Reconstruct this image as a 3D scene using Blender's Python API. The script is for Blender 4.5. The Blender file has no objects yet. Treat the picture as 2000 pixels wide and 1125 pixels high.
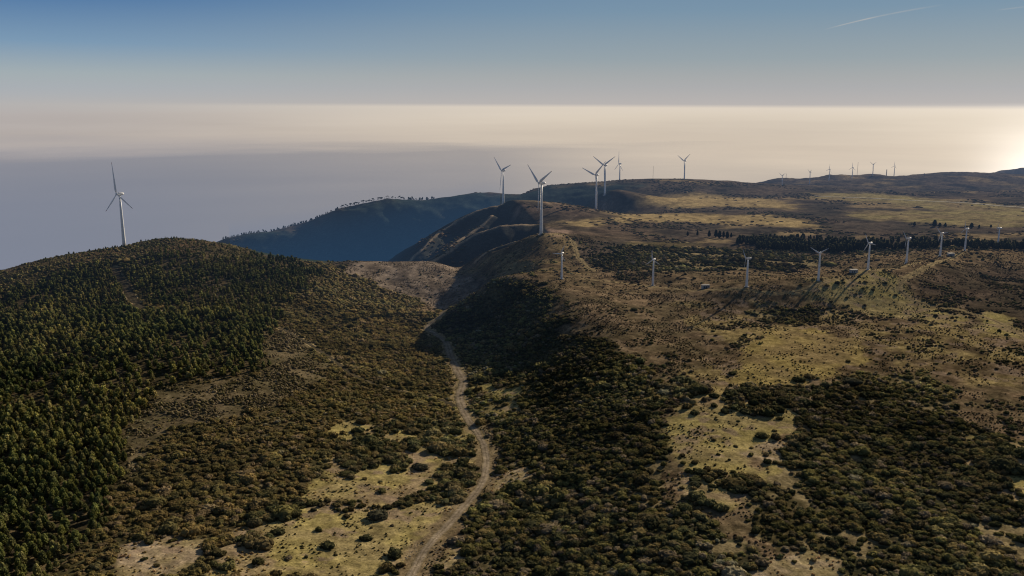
# Aerial view of a wind farm on an island plateau above a sea of haze.
# World frame: x east-ish, y ahead, z up in metres, sea level at z = 0, viewpoint at z = 1500.
import bpy, math, numpy as np
H = 1500.0
SUN_AZ, SUN_EL = 36.0, 18.5          # degrees; azimuth from +Y towards +X
rng = np.random.default_rng(7)
# ---------------------------------------------------------------- tables (world metres)
CTRL=[[-556.6,1235.4,-199.3],[43.2,1276.7,-187.6],[-19.6,1958.4,-221.4],[184.9,1911.6,-225.1],[238.2,2237.5,-230.5],[58.2,1000.3,-199.6],[165.0,998.8,-206.7],[249.7,907.4,-189.4],[332.1,925.5,-186.4],[417.0,1002.6,-189.1],[481.0,1045.4,-189.5],[570.0,1143.0,-196.8],[631.3,1198.7,-199.2],[729.4,1292.3,-210.8],[-717.1,1034.4,-231.9],[-652.9,1090.2,-209.6],[-635.9,1132.1,-204.6],[-614.1,1183.5,-203.1],[-583.5,1224.6,-202.0],[-532.5,1262.0,-194.5],[-493.2,1277.3,-194.6],[-455.3,1276.5,-198.3],[-399.1,1264.8,-205.6],[-343.6,1252.9,-213.5],[-297.6,1246.3,-220.6],[-265.8,1235.0,-225.4],[-1195.0,1420,-460],[-1346.5,1600,-590],[-1598.9,1900,-790],[-981.6,1420,-400],[-1106.0,1600,-530],[-1313.4,1900,-730],[-853.6,1420,-340],[-961.8,1600,-470],[-1142.1,1900,-670],[-725.5,1420,-290],[-817.5,1600,-420],[-970.8,1900,-620],[-597.5,1420,-265],[-673.2,1600,-395],[-799.5,1900,-595],[-469.5,1420,-275],[-529.0,1600,-405],[-628.2,1900,-605],[-375.6,1420,-285],[-423.2,1600,-415],[-502.5,1900,-615],[-324.6,1500,-330],[-262.6,1560,-350],[-367.9,1700,-520],[-599.7,859.3,-222],[-458.2,643.4,-232],[-334.1,457.1,-226],[-274.6,369.6,-215],[-583.1,968.0,-214],[-513.8,1005.9,-210],[-437.7,1043.2,-205],[-343.8,1042.3,-208],[-254.5,1058.6,-221],[-514.5,847.7,-219],[-450.0,874.5,-215],[-368.9,870.4,-214],[-296.6,890.7,-219],[-228.5,943.6,-232],[-168.2,992.4,-244],[-446.4,728.2,-225],[-387.8,746.1,-221],[-316.5,739.3,-219],[-254.3,756.2,-224],[-192.4,786.6,-233],[-127.0,830.5,-246],[-391.6,632.3,-228],[-329.9,626.7,-226],[-271.7,626.7,-226],[-214.4,629.5,-227],[-159.4,643.4,-232],[-102.2,660.0,-238],[-335.2,534.4,-228],[-282.4,529.7,-226],[-232.6,529.7,-226],[-184.4,534.4,-228],[-135.3,539.1,-230],[-86.0,548.5,-234],[-290.5,457.1,-226],[-245.8,455.1,-225],[-202.4,455.1,-225],[-159.8,457.1,-226],[-116.7,459.1,-227],[-73.6,463.2,-229],[-244.4,378.2,-220],[-195.5,378.2,-220],[-147.3,380.0,-221],[-98.6,381.7,-222],[-210.4,250,-212],[-101.0,120,-200],[-50.5,60,-198],[-150.3,250,-212],[-72.1,120,-200],[-36.1,60,-198],[-90.2,250,-212],[-43.3,120,-200],[-21.6,60,-198],[-30.1,250,-212],[-14.4,120,-200],[-7.2,60,-198],[30.1,250,-206],[14.4,120,-200],[7.2,60,-198],[90.2,250,-206],[43.3,120,-200],[21.6,60,-198],[165.3,250,-206],[79.3,120,-200],[39.7,60,-198],[-84.5,1092.1,-259],[-93.1,989.9,-257],[-69.0,869.4,-252],[-47.2,729.1,-244],[-39.7,674.4,-241],[-22.5,602.4,-237],[-15.5,548.5,-234],[-21.9,494.6,-231],[-34.3,448.7,-228],[-48.3,383.4,-223],[-132.5,1096.7,-256],[-129.5,1197.6,-250],[29.6,985.1,-199],[5.9,984.0,-203],[-24.0,997.9,-212],[-53.2,1039.1,-231],[50.1,926.0,-199],[22.2,919.0,-206],[-5.7,942.4,-220],[-35.5,976.1,-240],[-59.2,975.4,-252],[50.5,833.8,-205],[25.5,839.9,-217],[0.0,860.0,-233],[-26.4,864.1,-245],[-47.4,862.5,-250],[46.3,758.3,-215],[18.7,763.4,-231],[-9.1,742.8,-239],[50.2,680.6,-219],[12.0,646.2,-233],[56.4,607.3,-219],[10.2,541.4,-231],[48.3,513.3,-219],[8.8,459.1,-227],[42.0,440.9,-218],[0.0,381.7,-222],[35.8,369.6,-215],[99.0,817.5,-201],[85.9,702.2,-208],[94.2,609.9,-212],[158.3,873.9,-204],[141.6,776.6,-205.5],[128.2,698.8,-207],[107.7,579.6,-209],[92.6,492.2,-210],[81.0,424.8,-210],[69.6,359.3,-209],[261.9,867.5,-202.5],[234.2,770.9,-204.0],[212.1,693.8,-205.5],[178.2,575.4,-207.5],[153.3,488.7,-208.5],[134.0,421.7,-208.5],[115.2,356.7,-207.5],[369.4,873.9,-204],[330.3,776.6,-205.5],[299.1,698.8,-207],[251.3,579.6,-209],[216.1,492.2,-210],[189.0,424.8,-210],[162.5,359.3,-209],[471.5,867.5,-202.5],[421.6,770.9,-204.0],[381.8,693.8,-205.5],[320.7,575.4,-207.5],[275.9,488.7,-208.5],[241.2,421.7,-208.5],[207.4,356.7,-207.5],[606.9,873.9,-204],[542.7,776.6,-205.5],[491.4,698.8,-207],[412.8,579.6,-209],[355.1,492.2,-210],[310.4,424.8,-210],[267.0,359.3,-209],[0.0,1110,-224],[33.7,1120,-211],[-42.6,1180,-246],[-89.2,1138.0,-260],[-106.5,1179.0,-257],[-70.8,1177.3,-253],[-28.2,1176.7,-237],[0.0,1139.4,-226],[-111.4,1237.7,-247],[-173.7,1206.5,-243],[-214.1,1190.8,-234],[-61.4,1281.4,-244],[-117.9,1316.1,-237],[-157.0,1313.9,-235],[-185.3,1292.7,-232],[-225.2,1256.4,-227],[-62.7,1309.7,-243],[-101.2,1302.0,-240],[-266.9,1480,-300],[-133.4,1480,-320],[-211.6,1600,-430],[66.8,1117.6,-206],[104.6,1092.4,-208],[26.8,1120.8,-210],[0.0,1198.0,-215],[0.0,1251.8,-208],[-29.5,1234.2,-229],[144.1,1207.9,-208],[89.2,1249.0,-200],[80.1,1350.5,-196],[173.1,1458.3,-216],[7.9,1331.3,-205.2],[-31.4,1318.6,-216.7],[18.7,1580.1,-212.3],[-18.5,1564.6,-213.1],[-55.1,1547.5,-221.8],[-90.6,1523.5,-238.5],[-132.4,1478.2,-259.9],[-44.5,1886.3,-214.3],[-77.0,1864.5,-220.7],[-113.6,1830.6,-236.2],[-147.4,1775.6,-254.5],[-180.0,1678.5,-278.9],[0.0,1420,-232],[-43.0,1430,-262],[-85.4,1420,-282],[0.0,1700,-245],[-61.0,1690,-272],[-109.8,1660,-300],[-153.9,1600,-330],[-422.0,1950,-560],[-328.2,1950,-560],[-234.4,1950,-560],[-150.0,2080,-420],[-76.5,2120,-330],[0.0,2200,-320],[108.7,2260,-320],[196.6,2180,-300],[235.6,2450,-290],[-823.5,2473.6,-385.7],[-741.2,2496.4,-374.3],[-660.0,2528.3,-368.4],[-611.8,2582.6,-353.2],[-545.6,2640.3,-321.9],[-472.9,2675.0,-302.4],[-412.9,2697.6,-292.2],[-320.0,2718.2,-291.2],[-241.8,2739.6,-287.1],[-162.4,2761.9,-278.0],[-114.5,2782.6,-276.9],[-41.2,2801.2,-285.3],[0.0,2820.6,-290.6],[101.6,2886.2,-270.2],[187.6,2908.3,-262.1],[312.4,2958.8,-264.9],[423.5,3010.4,-262.5],[-784.3,2330,-470],[-616.2,2330,-455],[-490.2,2330,-440],[-364.1,2330,-430],[-210.1,2330,-410],[-98.0,2330,-385],[-986.7,2450,-460],[-1154.1,2400,-600],[-1382.5,2300,-800],[-1803.3,3000,-1000],[-2103.9,2500,-1000],[-1144.5,3400,-900],[-715.3,3400,-750],[-306.6,3400,-600],[0.0,3400,-560],[367.9,3400,-500],[186.7,1038.1,-204],[311.1,1038.1,-204],[435.6,1038.1,-204],[591.2,1038.1,-204],[746.7,1038.1,-204],[219.3,1225.3,-211],[365.4,1225.3,-211],[511.6,1225.3,-211],[253.3,1421.0,-219],[422.2,1421.0,-219],[591.1,1421.0,-219],[802.3,1421.0,-219],[1013.4,1421.0,-219],[297.4,1674.4,-228],[495.7,1674.4,-228],[694.0,1674.4,-228],[941.9,1674.4,-228],[1189.7,1674.4,-228],[335.1,1890.9,-235],[558.5,1890.9,-235],[781.9,1890.9,-235],[1061.1,1890.9,-235],[1340.3,1890.9,-235],[385.2,2178.8,-245],[641.9,2178.8,-245],[898.7,2178.8,-245],[1219.7,2178.8,-245],[1540.7,2178.8,-245],[432.6,2451.6,-254],[721.0,2451.6,-254],[1009.4,2451.6,-254],[1369.9,2451.6,-254],[1730.4,2451.6,-254],[252.5,1858.7,-231],[296.9,2191.9,-240],[371.2,2527.3,-247],[97.2,1986.1,-225.7],[23.3,1976.1,-224.5],[547.1,3109.6,-276.6],[632.5,3209.6,-287.4],[815.3,3307.9,-305.8],[926.2,3358.0,-310.5],[988.2,3510.0,-316.3],[1106.8,3565.3,-296.3],[1172.7,3575.8,-295.1],[1263.5,3596.8,-292.6],[1355.3,3618.6,-286.0],[1490.6,3639.1,-285.5],[1631.8,3668.0,-294.2],[1788.2,3818.7,-306.2],[1925.0,3869.0,-310.3],[2110.6,3917.3,-323.3],[1023.0,3307.1,-309.6],[1127.8,3309.9,-296.3],[1219.8,3363.3,-285.4],[1367.1,3515.1,-292.1],[1323.5,3005.7,-284.9],[1588.2,3005.7,-284.9],[1764.7,3005.0,-288.4],[2585.0,4723.1,-378.8],[2710.6,4830.6,-353.7],[2810.1,4882.1,-351.8],[3055.3,4931.3,-361.0],[3529.4,5027.7,-388.6],[2117.6,3005.7,-284.9],[591.5,4100,-420],[828.1,4100,-430],[1035.1,4100,-440],[1158.3,4100,-420],[1380.1,4100,-420],[1725.2,4100,-420],[1971.6,4100,-420],[2218.1,4100,-390],[3197.9,5600,-600],[3534.5,5600,-600],[4039.4,5600,-600],[-8114.9,7500,-1700],[-10278.8,9500,-2000],[-6311.6,7500,-1700],[-7994.7,9500,-2000],[-4508.3,7500,-1700],[-5710.5,9500,-2000],[-2705.0,7500,-1700],[-3426.3,9500,-2000],[-901.7,7500,-1700],[-1142.1,9500,-2000],[901.7,7500,-1700],[1142.1,9500,-2000],[2705.0,7500,-1700],[3426.3,9500,-2000],[4508.3,7500,-1700],[5710.5,9500,-2000],[6762.4,7500,-1700],[8565.7,9500,-2000],[-4868.9,4500,-1600],[-3786.9,4500,-1600],[-2705.0,4500,-1600],[-1623.0,4500,-1600],[-625.1,5200,-900],[625.1,5200,-900],[1875.4,5200,-900]]
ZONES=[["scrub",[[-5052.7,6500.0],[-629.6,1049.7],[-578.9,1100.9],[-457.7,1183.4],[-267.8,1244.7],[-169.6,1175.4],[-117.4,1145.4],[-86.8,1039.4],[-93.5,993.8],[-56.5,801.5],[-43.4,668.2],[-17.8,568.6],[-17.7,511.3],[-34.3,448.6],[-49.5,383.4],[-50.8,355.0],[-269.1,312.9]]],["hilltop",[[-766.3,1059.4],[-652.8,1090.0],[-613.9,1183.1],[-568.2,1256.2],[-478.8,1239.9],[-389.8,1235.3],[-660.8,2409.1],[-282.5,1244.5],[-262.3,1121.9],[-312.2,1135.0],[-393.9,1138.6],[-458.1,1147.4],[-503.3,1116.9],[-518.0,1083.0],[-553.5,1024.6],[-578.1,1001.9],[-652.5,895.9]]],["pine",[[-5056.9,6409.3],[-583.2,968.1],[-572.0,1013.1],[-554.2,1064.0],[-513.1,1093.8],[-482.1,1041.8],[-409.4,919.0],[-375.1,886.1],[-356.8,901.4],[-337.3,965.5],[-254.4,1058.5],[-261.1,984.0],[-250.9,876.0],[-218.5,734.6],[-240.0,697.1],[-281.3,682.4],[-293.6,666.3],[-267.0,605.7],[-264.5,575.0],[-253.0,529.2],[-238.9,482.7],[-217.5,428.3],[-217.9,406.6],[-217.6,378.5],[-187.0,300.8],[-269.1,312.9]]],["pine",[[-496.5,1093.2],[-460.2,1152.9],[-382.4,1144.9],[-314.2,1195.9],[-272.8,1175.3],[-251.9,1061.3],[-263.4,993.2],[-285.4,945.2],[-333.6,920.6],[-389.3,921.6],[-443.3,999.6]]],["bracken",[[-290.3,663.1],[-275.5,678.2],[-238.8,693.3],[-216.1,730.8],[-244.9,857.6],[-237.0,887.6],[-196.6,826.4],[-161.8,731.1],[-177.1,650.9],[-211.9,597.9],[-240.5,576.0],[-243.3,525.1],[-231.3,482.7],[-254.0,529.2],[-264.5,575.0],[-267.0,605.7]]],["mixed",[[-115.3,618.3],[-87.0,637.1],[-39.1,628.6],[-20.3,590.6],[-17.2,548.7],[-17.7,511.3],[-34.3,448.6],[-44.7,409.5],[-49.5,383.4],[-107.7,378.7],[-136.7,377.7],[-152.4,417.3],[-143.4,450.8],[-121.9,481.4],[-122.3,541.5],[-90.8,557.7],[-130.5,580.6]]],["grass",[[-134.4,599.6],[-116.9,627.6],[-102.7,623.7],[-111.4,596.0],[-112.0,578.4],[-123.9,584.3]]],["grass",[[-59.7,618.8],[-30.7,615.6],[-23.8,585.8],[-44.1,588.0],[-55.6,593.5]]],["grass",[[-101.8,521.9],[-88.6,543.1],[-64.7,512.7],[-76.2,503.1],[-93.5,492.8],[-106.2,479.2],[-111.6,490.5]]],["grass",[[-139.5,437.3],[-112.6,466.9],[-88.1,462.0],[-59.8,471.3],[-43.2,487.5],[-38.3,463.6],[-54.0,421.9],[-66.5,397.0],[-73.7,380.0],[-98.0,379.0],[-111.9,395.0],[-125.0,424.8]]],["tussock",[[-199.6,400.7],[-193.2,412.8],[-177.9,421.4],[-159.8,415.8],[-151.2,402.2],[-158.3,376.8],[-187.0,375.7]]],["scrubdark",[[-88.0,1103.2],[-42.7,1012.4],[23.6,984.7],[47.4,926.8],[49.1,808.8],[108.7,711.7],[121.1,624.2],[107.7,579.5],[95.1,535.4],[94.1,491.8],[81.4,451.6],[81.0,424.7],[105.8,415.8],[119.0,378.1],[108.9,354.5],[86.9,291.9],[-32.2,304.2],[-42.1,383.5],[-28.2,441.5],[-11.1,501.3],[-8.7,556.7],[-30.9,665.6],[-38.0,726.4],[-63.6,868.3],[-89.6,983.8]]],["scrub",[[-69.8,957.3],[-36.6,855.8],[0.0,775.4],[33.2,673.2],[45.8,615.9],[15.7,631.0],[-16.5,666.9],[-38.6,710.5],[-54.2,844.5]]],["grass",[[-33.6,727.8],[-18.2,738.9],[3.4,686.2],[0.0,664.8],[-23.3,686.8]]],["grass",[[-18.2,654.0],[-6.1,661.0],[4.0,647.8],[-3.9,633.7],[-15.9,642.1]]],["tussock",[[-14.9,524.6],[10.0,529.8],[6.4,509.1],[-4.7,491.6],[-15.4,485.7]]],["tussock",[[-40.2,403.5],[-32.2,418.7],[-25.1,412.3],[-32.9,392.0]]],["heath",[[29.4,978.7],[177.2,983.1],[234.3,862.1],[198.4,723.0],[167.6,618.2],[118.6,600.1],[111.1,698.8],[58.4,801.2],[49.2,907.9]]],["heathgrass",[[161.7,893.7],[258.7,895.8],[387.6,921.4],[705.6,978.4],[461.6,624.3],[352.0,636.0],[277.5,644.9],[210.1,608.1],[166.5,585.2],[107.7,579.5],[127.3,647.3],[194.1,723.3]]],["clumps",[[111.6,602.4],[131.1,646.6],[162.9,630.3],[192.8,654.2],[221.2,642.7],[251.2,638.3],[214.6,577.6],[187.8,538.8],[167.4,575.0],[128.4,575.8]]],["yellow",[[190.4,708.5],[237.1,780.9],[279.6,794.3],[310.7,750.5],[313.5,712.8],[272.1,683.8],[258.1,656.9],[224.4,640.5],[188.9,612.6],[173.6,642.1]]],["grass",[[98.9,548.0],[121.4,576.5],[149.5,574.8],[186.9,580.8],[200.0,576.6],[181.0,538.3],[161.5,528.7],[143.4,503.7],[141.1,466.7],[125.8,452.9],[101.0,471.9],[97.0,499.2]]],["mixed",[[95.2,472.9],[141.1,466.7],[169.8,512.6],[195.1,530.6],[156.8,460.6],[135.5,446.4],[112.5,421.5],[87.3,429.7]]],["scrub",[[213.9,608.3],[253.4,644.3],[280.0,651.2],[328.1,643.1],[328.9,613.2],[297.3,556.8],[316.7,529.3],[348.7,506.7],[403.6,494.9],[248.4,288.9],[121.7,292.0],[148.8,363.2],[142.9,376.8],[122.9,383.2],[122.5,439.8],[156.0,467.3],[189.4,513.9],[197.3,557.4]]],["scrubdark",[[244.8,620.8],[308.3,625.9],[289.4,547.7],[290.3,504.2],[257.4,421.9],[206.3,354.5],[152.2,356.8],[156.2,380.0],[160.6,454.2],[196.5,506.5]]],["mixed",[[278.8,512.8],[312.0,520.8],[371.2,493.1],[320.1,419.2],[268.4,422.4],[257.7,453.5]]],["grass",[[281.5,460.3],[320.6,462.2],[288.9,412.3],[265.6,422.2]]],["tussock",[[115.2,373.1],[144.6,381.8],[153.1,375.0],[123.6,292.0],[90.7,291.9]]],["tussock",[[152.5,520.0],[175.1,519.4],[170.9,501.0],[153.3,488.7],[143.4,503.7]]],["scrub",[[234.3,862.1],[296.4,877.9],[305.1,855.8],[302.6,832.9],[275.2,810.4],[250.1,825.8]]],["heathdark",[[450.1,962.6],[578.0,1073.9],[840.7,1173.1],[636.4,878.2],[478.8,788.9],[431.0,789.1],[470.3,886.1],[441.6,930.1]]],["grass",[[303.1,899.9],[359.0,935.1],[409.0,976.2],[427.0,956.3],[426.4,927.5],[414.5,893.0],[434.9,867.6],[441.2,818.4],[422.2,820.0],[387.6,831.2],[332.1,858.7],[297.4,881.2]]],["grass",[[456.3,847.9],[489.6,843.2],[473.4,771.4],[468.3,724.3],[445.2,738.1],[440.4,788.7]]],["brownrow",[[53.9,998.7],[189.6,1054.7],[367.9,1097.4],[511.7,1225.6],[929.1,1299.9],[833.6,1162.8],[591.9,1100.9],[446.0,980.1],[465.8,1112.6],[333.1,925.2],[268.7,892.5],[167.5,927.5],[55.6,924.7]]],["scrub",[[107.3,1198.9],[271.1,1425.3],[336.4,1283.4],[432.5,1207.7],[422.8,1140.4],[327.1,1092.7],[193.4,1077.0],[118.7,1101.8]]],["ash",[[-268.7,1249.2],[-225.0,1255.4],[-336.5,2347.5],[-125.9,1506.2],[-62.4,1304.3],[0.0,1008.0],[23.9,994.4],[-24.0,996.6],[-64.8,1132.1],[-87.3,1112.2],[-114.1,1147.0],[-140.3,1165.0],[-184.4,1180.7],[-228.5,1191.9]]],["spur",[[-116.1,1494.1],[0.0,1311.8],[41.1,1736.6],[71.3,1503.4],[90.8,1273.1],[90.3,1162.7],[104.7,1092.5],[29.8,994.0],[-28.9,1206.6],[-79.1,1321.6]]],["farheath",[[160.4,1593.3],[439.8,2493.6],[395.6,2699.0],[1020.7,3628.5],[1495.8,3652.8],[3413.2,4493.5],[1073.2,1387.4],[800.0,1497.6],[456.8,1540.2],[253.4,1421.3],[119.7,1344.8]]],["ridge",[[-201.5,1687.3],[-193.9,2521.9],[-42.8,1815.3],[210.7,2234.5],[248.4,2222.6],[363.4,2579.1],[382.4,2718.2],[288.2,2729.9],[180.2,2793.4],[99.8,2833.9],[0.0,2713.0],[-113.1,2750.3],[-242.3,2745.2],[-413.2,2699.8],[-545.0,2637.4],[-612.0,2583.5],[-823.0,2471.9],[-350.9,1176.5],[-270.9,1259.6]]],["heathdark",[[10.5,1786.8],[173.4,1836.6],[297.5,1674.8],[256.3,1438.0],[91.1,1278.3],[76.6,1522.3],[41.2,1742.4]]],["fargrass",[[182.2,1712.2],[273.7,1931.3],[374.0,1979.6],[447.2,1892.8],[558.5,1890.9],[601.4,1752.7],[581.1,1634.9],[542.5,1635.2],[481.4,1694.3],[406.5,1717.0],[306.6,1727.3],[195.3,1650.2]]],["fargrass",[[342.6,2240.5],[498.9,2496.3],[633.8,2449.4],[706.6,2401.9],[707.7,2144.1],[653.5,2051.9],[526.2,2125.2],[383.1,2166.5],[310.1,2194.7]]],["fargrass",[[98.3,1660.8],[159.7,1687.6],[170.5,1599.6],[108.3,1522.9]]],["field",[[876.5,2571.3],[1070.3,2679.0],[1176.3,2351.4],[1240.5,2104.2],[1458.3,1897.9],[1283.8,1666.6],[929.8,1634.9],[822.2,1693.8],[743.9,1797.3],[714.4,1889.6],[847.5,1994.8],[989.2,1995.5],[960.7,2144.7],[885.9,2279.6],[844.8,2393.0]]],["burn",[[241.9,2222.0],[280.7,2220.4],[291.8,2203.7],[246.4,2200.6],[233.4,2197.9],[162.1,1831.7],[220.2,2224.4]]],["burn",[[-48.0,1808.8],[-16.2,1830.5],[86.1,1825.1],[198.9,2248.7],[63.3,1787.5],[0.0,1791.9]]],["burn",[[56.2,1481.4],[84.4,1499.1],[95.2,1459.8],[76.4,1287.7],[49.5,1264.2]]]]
TRACKS={"dirt_track":[5.4,[[-49.1,359.9],[-48.3,383.4],[-45.0,412.6],[-36.6,441.7],[-28.4,471.1],[-20.5,498.6],[-16.8,534.4],[-18.5,568.7],[-24.4,602.9],[-33.8,640.3],[-39.3,667.5],[-44.4,704.4],[-44.0,752.9],[-52.2,796.3],[-62.9,857.5],[-73.3,925.9],[-91.8,975.1],[-101.0,990.3],[-94.9,1010.0],[-86.8,1024.4],[-84.7,1094.8]]],"side_track":[4.6,[[-243.6,882.0],[-212.4,850.9],[-177.6,807.3],[-150.0,764.2],[-127.3,739.1],[-92.9,717.3],[-65.0,701.2],[-45.1,673.9]]],"clearing_track":[4,[[-352.5,900.0],[-368.0,895.3],[-379.2,896.3],[-388.8,900.0]]],"forest_track":[10,[[-390.8,902.0],[-396.8,906.1],[-416.8,936.6],[-453.7,1000.0],[-482.6,1045.7],[-499.1,1078.2]]],"plateau_track":[2.4,[[459.0,746.4],[464.6,785.0],[463.7,823.4],[450.0,855.9],[425.6,881.8],[419.3,906.8],[422.8,929.6],[446.7,961.6],[490.7,1012.8],[553.8,1097.6],[615.1,1172.6]]],"turbine_track":[1.3,[[85.0,1011.8],[163.6,989.9],[205.1,921.7],[248.7,899.0],[291.2,896.2],[329.6,914.8],[368.7,946.4],[405.9,968.3],[467.9,1016.3],[500.0,1046.3]]],"spur_track":[2.2,[[45.0,1264.3],[77.0,1296.9],[91.1,1255.4],[91.1,1193.7],[98.3,1134.3],[106.0,1092.6]]],"far_road":[9,[[862.0,2484.6],[984.2,2389.5],[1081.1,2295.3],[1172.4,2211.3],[1222.4,2073.0],[1250.1,1924.8]]]}
POINTS={"lone":[[160.3,527.0,5,4.2,"dark round bush alone at the end of the pale grass clearing"],[125.0,566.1,4.6,3,"oval dark bush lying on the upper edge of the pale grass clearing"],[258.6,635.0,8.5,6,"large domed grey green shrub heading the right hand scrub"],[174.2,657.2,4.6,3,"dark low bush alone just below the heather beside the yellow grass"],[122.5,851.4,4.6,3,"lone dark bush on brown heath below the second small turbine"],[147.1,601.8,4.5,3.6,"round bush above the oval bush at the clearing edge"],[146.7,568.8,4,3.4,"round bush between the oval bush and the scrub clumps"],[220.4,640.3,5.5,4,"dark bush left of the large domed shrub"],[-76.0,455.6,7.5,5,"broad dark clump in the middle of the lower grass patch"],[-96.0,416.2,5.2,4,"dark bush below the broad clump, throwing its shadow to the left"],[-77.7,427.5,4,3,"small bush with a long pointed shadow on the lower grass"],[-60.0,406.2,5.5,5,"tall rounded bush beside the lowest bend of the dirt track"],[-126.7,431.2,5,3.6,"bush on the left rim of the lower grass patch"],[-32.5,545.6,5,4,"bush hugging the left bank of the dirt track bend"],[-60.7,536.2,6.5,4,"brownish bush clump above the lower grass patch"]],"belt":[[341.3,1302.4],[368.3,1408.2],[426.6,1436.1],[506.6,1420.7],[579.0,1391.0],[658.5,1384.4],[723.5,1351.4],[857.2,1309.0],[822.2,1254.3],[735.8,1247.5],[666.8,1244.1],[610.5,1281.6],[551.1,1284.9],[467.7,1265.6],[425.2,1274.2],[384.2,1289.8]],"belt_lone":[[302.8,1487.1,9],[321.4,1495.4,9],[338.3,1479.9,12],[347.9,1471.8,14],[350.3,1456.0,14],[358.9,1463.3,12],[363.1,1455.2,13],[373.7,1470.4,9]],"field_trees":[[774.7,1664.4,9],[804.1,1645.5,14],[809.4,1636.2,9],[824.7,1645.7,8],[860.0,1617.9,11],[874.3,1617.8,7],[901.2,1626.7,6],[435.1,1304.6,4]],"ridge_crest":[[-823.0,2471.9],[-741.0,2495.9],[-659.9,2528.0],[-612.0,2583.5],[-545.0,2637.4],[-473.3,2676.8],[-411.1,2685.9],[-320.0,2717.9],[-242.3,2745.2]],"huts":[[212.3,934.6,0.15,"small grey transformer hut on brown heath left of the turbine turned almost edge on"],[386.2,966.9,0.1,"white transformer hut beside the turbine with the long forked shadow"],[585.8,1146.1,0.1,"white flat roofed hut between two turbines at the track end"]],"masts":[[431.4,2675.6,55,0.35,"thin tall lattice mast on the plateau skyline between two tall turbines"],[1421.5,3604.0,55,0.6,"thin mast on the far hill skyline"],[1552.6,3628.9,26,1.6,"short stout mast on the far hill crest"],[1104.7,3524.9,22,0.7,"small mast on the left shoulder of the far hill"],[1647.9,3496.8,14,1.4,"low mast on the far crest right of the last turbine"],[721.5,2672.6,18,0.5,"tiny pole in the saddle of the far skyline"]],"turbines":[[-556.6,1235.4,"B",63,-7,0,"tall white wind turbine standing alone on the wooded hill","tall white turbines on the plateau and hill"],[43.2,1276.7,"B",63,-56.5,0,"largest tall white turbine in front of the dark spurs, lower blade beside its tower","tall white turbines on the plateau and hill"],[-19.6,1958.4,"B",60,-50,0,"tall turbine on the cliff edge above the blue ravine","tall white turbines on the plateau and hill"],[184.9,1911.6,"B",48,-73,0,"tall turbine with one blade nearly level, on the bare earth pad","tall white turbines on the plateau and hill"],[238.2,2237.5,"B",44,-62,0,"tall turbine just behind another, its V of blades highest","tall white turbines on the plateau and hill"],[372.4,3024.7,"B",68,-1,0,"dark slender turbine on the skyline with one blade upright","tall white turbines on the plateau and hill"],[622.6,3159.4,"B",55,-66,0,"dark lone turbine on the skyline above the pale grass","tall white turbines on the plateau and hill"],[58.2,1000.4,"S",30,27,0,"small white turbine on the rim of the shaded hollow","row of small white turbines on the plateau"],[165.1,999.5,"S",32,-6,0,"small white turbine with one blade straight up, second of the row","row of small white turbines on the plateau"],[249.6,906.8,"S",64,-45,0,"small turbine turned almost edge on, casting a long shadow on brown heath","row of small white turbines on the plateau"],[332.0,925.1,"S",20,-62,0,"small white turbine with its two upper blades spread wide like a shallow V","row of small white turbines on the plateau"],[407.5,979.7,"S",42,-28,0,"small white turbine between the transformer hut and the grass clearing","row of small white turbines on the plateau"],[479.2,1041.5,"S",62,-50,0,"small white turbine at the head of the curving grass track","row of small white turbines on the plateau"],[569.8,1142.7,"S",40,-45,0,"small white turbine left of the flat roofed hut","row of small white turbines on the plateau"],[631.1,1198.3,"S",55,-10,0,"small white turbine right of the flat roofed hut","row of small white turbines on the plateau"],[729.4,1292.3,"S",80,30,0,"small white turbine last of the row before the dark conifer belt","row of small white turbines on the plateau"],[1023.0,3307.1,"F",48,-60,0,"far turbine lowest on the left slope of the distant hill","far turbines on the distant hill"],[1127.8,3309.9,"F",66,-58,0,"far turbine turned edge on, blades close together","far turbines on the distant hill"],[1219.8,3362.8,"F",50,8,0,"far turbine below the crest with one blade leaning right","far turbines on the distant hill"],[1359.2,3495.0,"F",42,0,0,"far turbine with one blade upright, beside the thin mast","far turbines on the distant hill"],[1474.3,3576.7,"F",46,-60,0,"far turbine with its blades in a V on the crest","far turbines on the distant hill"],[1623.6,3718.7,"F",50,5,0,"far turbine standing highest at the right of the distant hill","far turbines on the distant hill"]],"ravine":[[-24.9,1921.0],[30.0,1691.9],[42.4,1589.5],[46.9,1420],[31.7,1320],[-7.8,1300],[-47.5,1318],[-89.4,1352],[-166.5,1385],[-231.3,1480],[-296.9,1900],[-170.0,2020],[-60.4,2010]],"crest_a":[[-16.8,1896.2,-215.5],[-44.4,1881.3,-213.8],[-77.0,1864.5,-220.7],[-113.6,1830.6,-236.2],[-147.4,1775.6,-254.5],[-180.0,1678.5,-278.9],[-207.0,1640,-340],[-227.9,1580,-400]],"crest_b":[[42.4,1589.5,-216.4],[18.7,1580.1,-212.3],[-18.5,1564.6,-213.1],[-55.1,1547.5,-221.8],[-90.6,1523.5,-238.5],[-132.4,1478.2,-259.9],[-158.0,1460,-310],[-187.8,1420,-360]],"crest_c":[[47.3,1327.3,-199.8],[7.9,1331.3,-205.2],[-31.4,1318.6,-216.7],[-74.4,1312.3,-232.3],[-105.1,1345,-255],[-140.5,1375,-300]],"crest_d":[[-42.4,1792.5,-222.8],[-57.3,1759.2,-235.4],[-91.1,1704.5,-252.5],[-117.2,1641.0,-262.8],[-135.5,1610,-290]],"contrails":[["contrail","thin white contrail slanting across the clear sky",[18.983,4.401],[25.554,5.588],0.12],["contrail","short faint contrail at the edge of the sky",[28.027,5.144],[30.8,5.374],0.0]]}
LK=900.0
_P=np.array(CTRL,dtype=np.float64)
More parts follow.
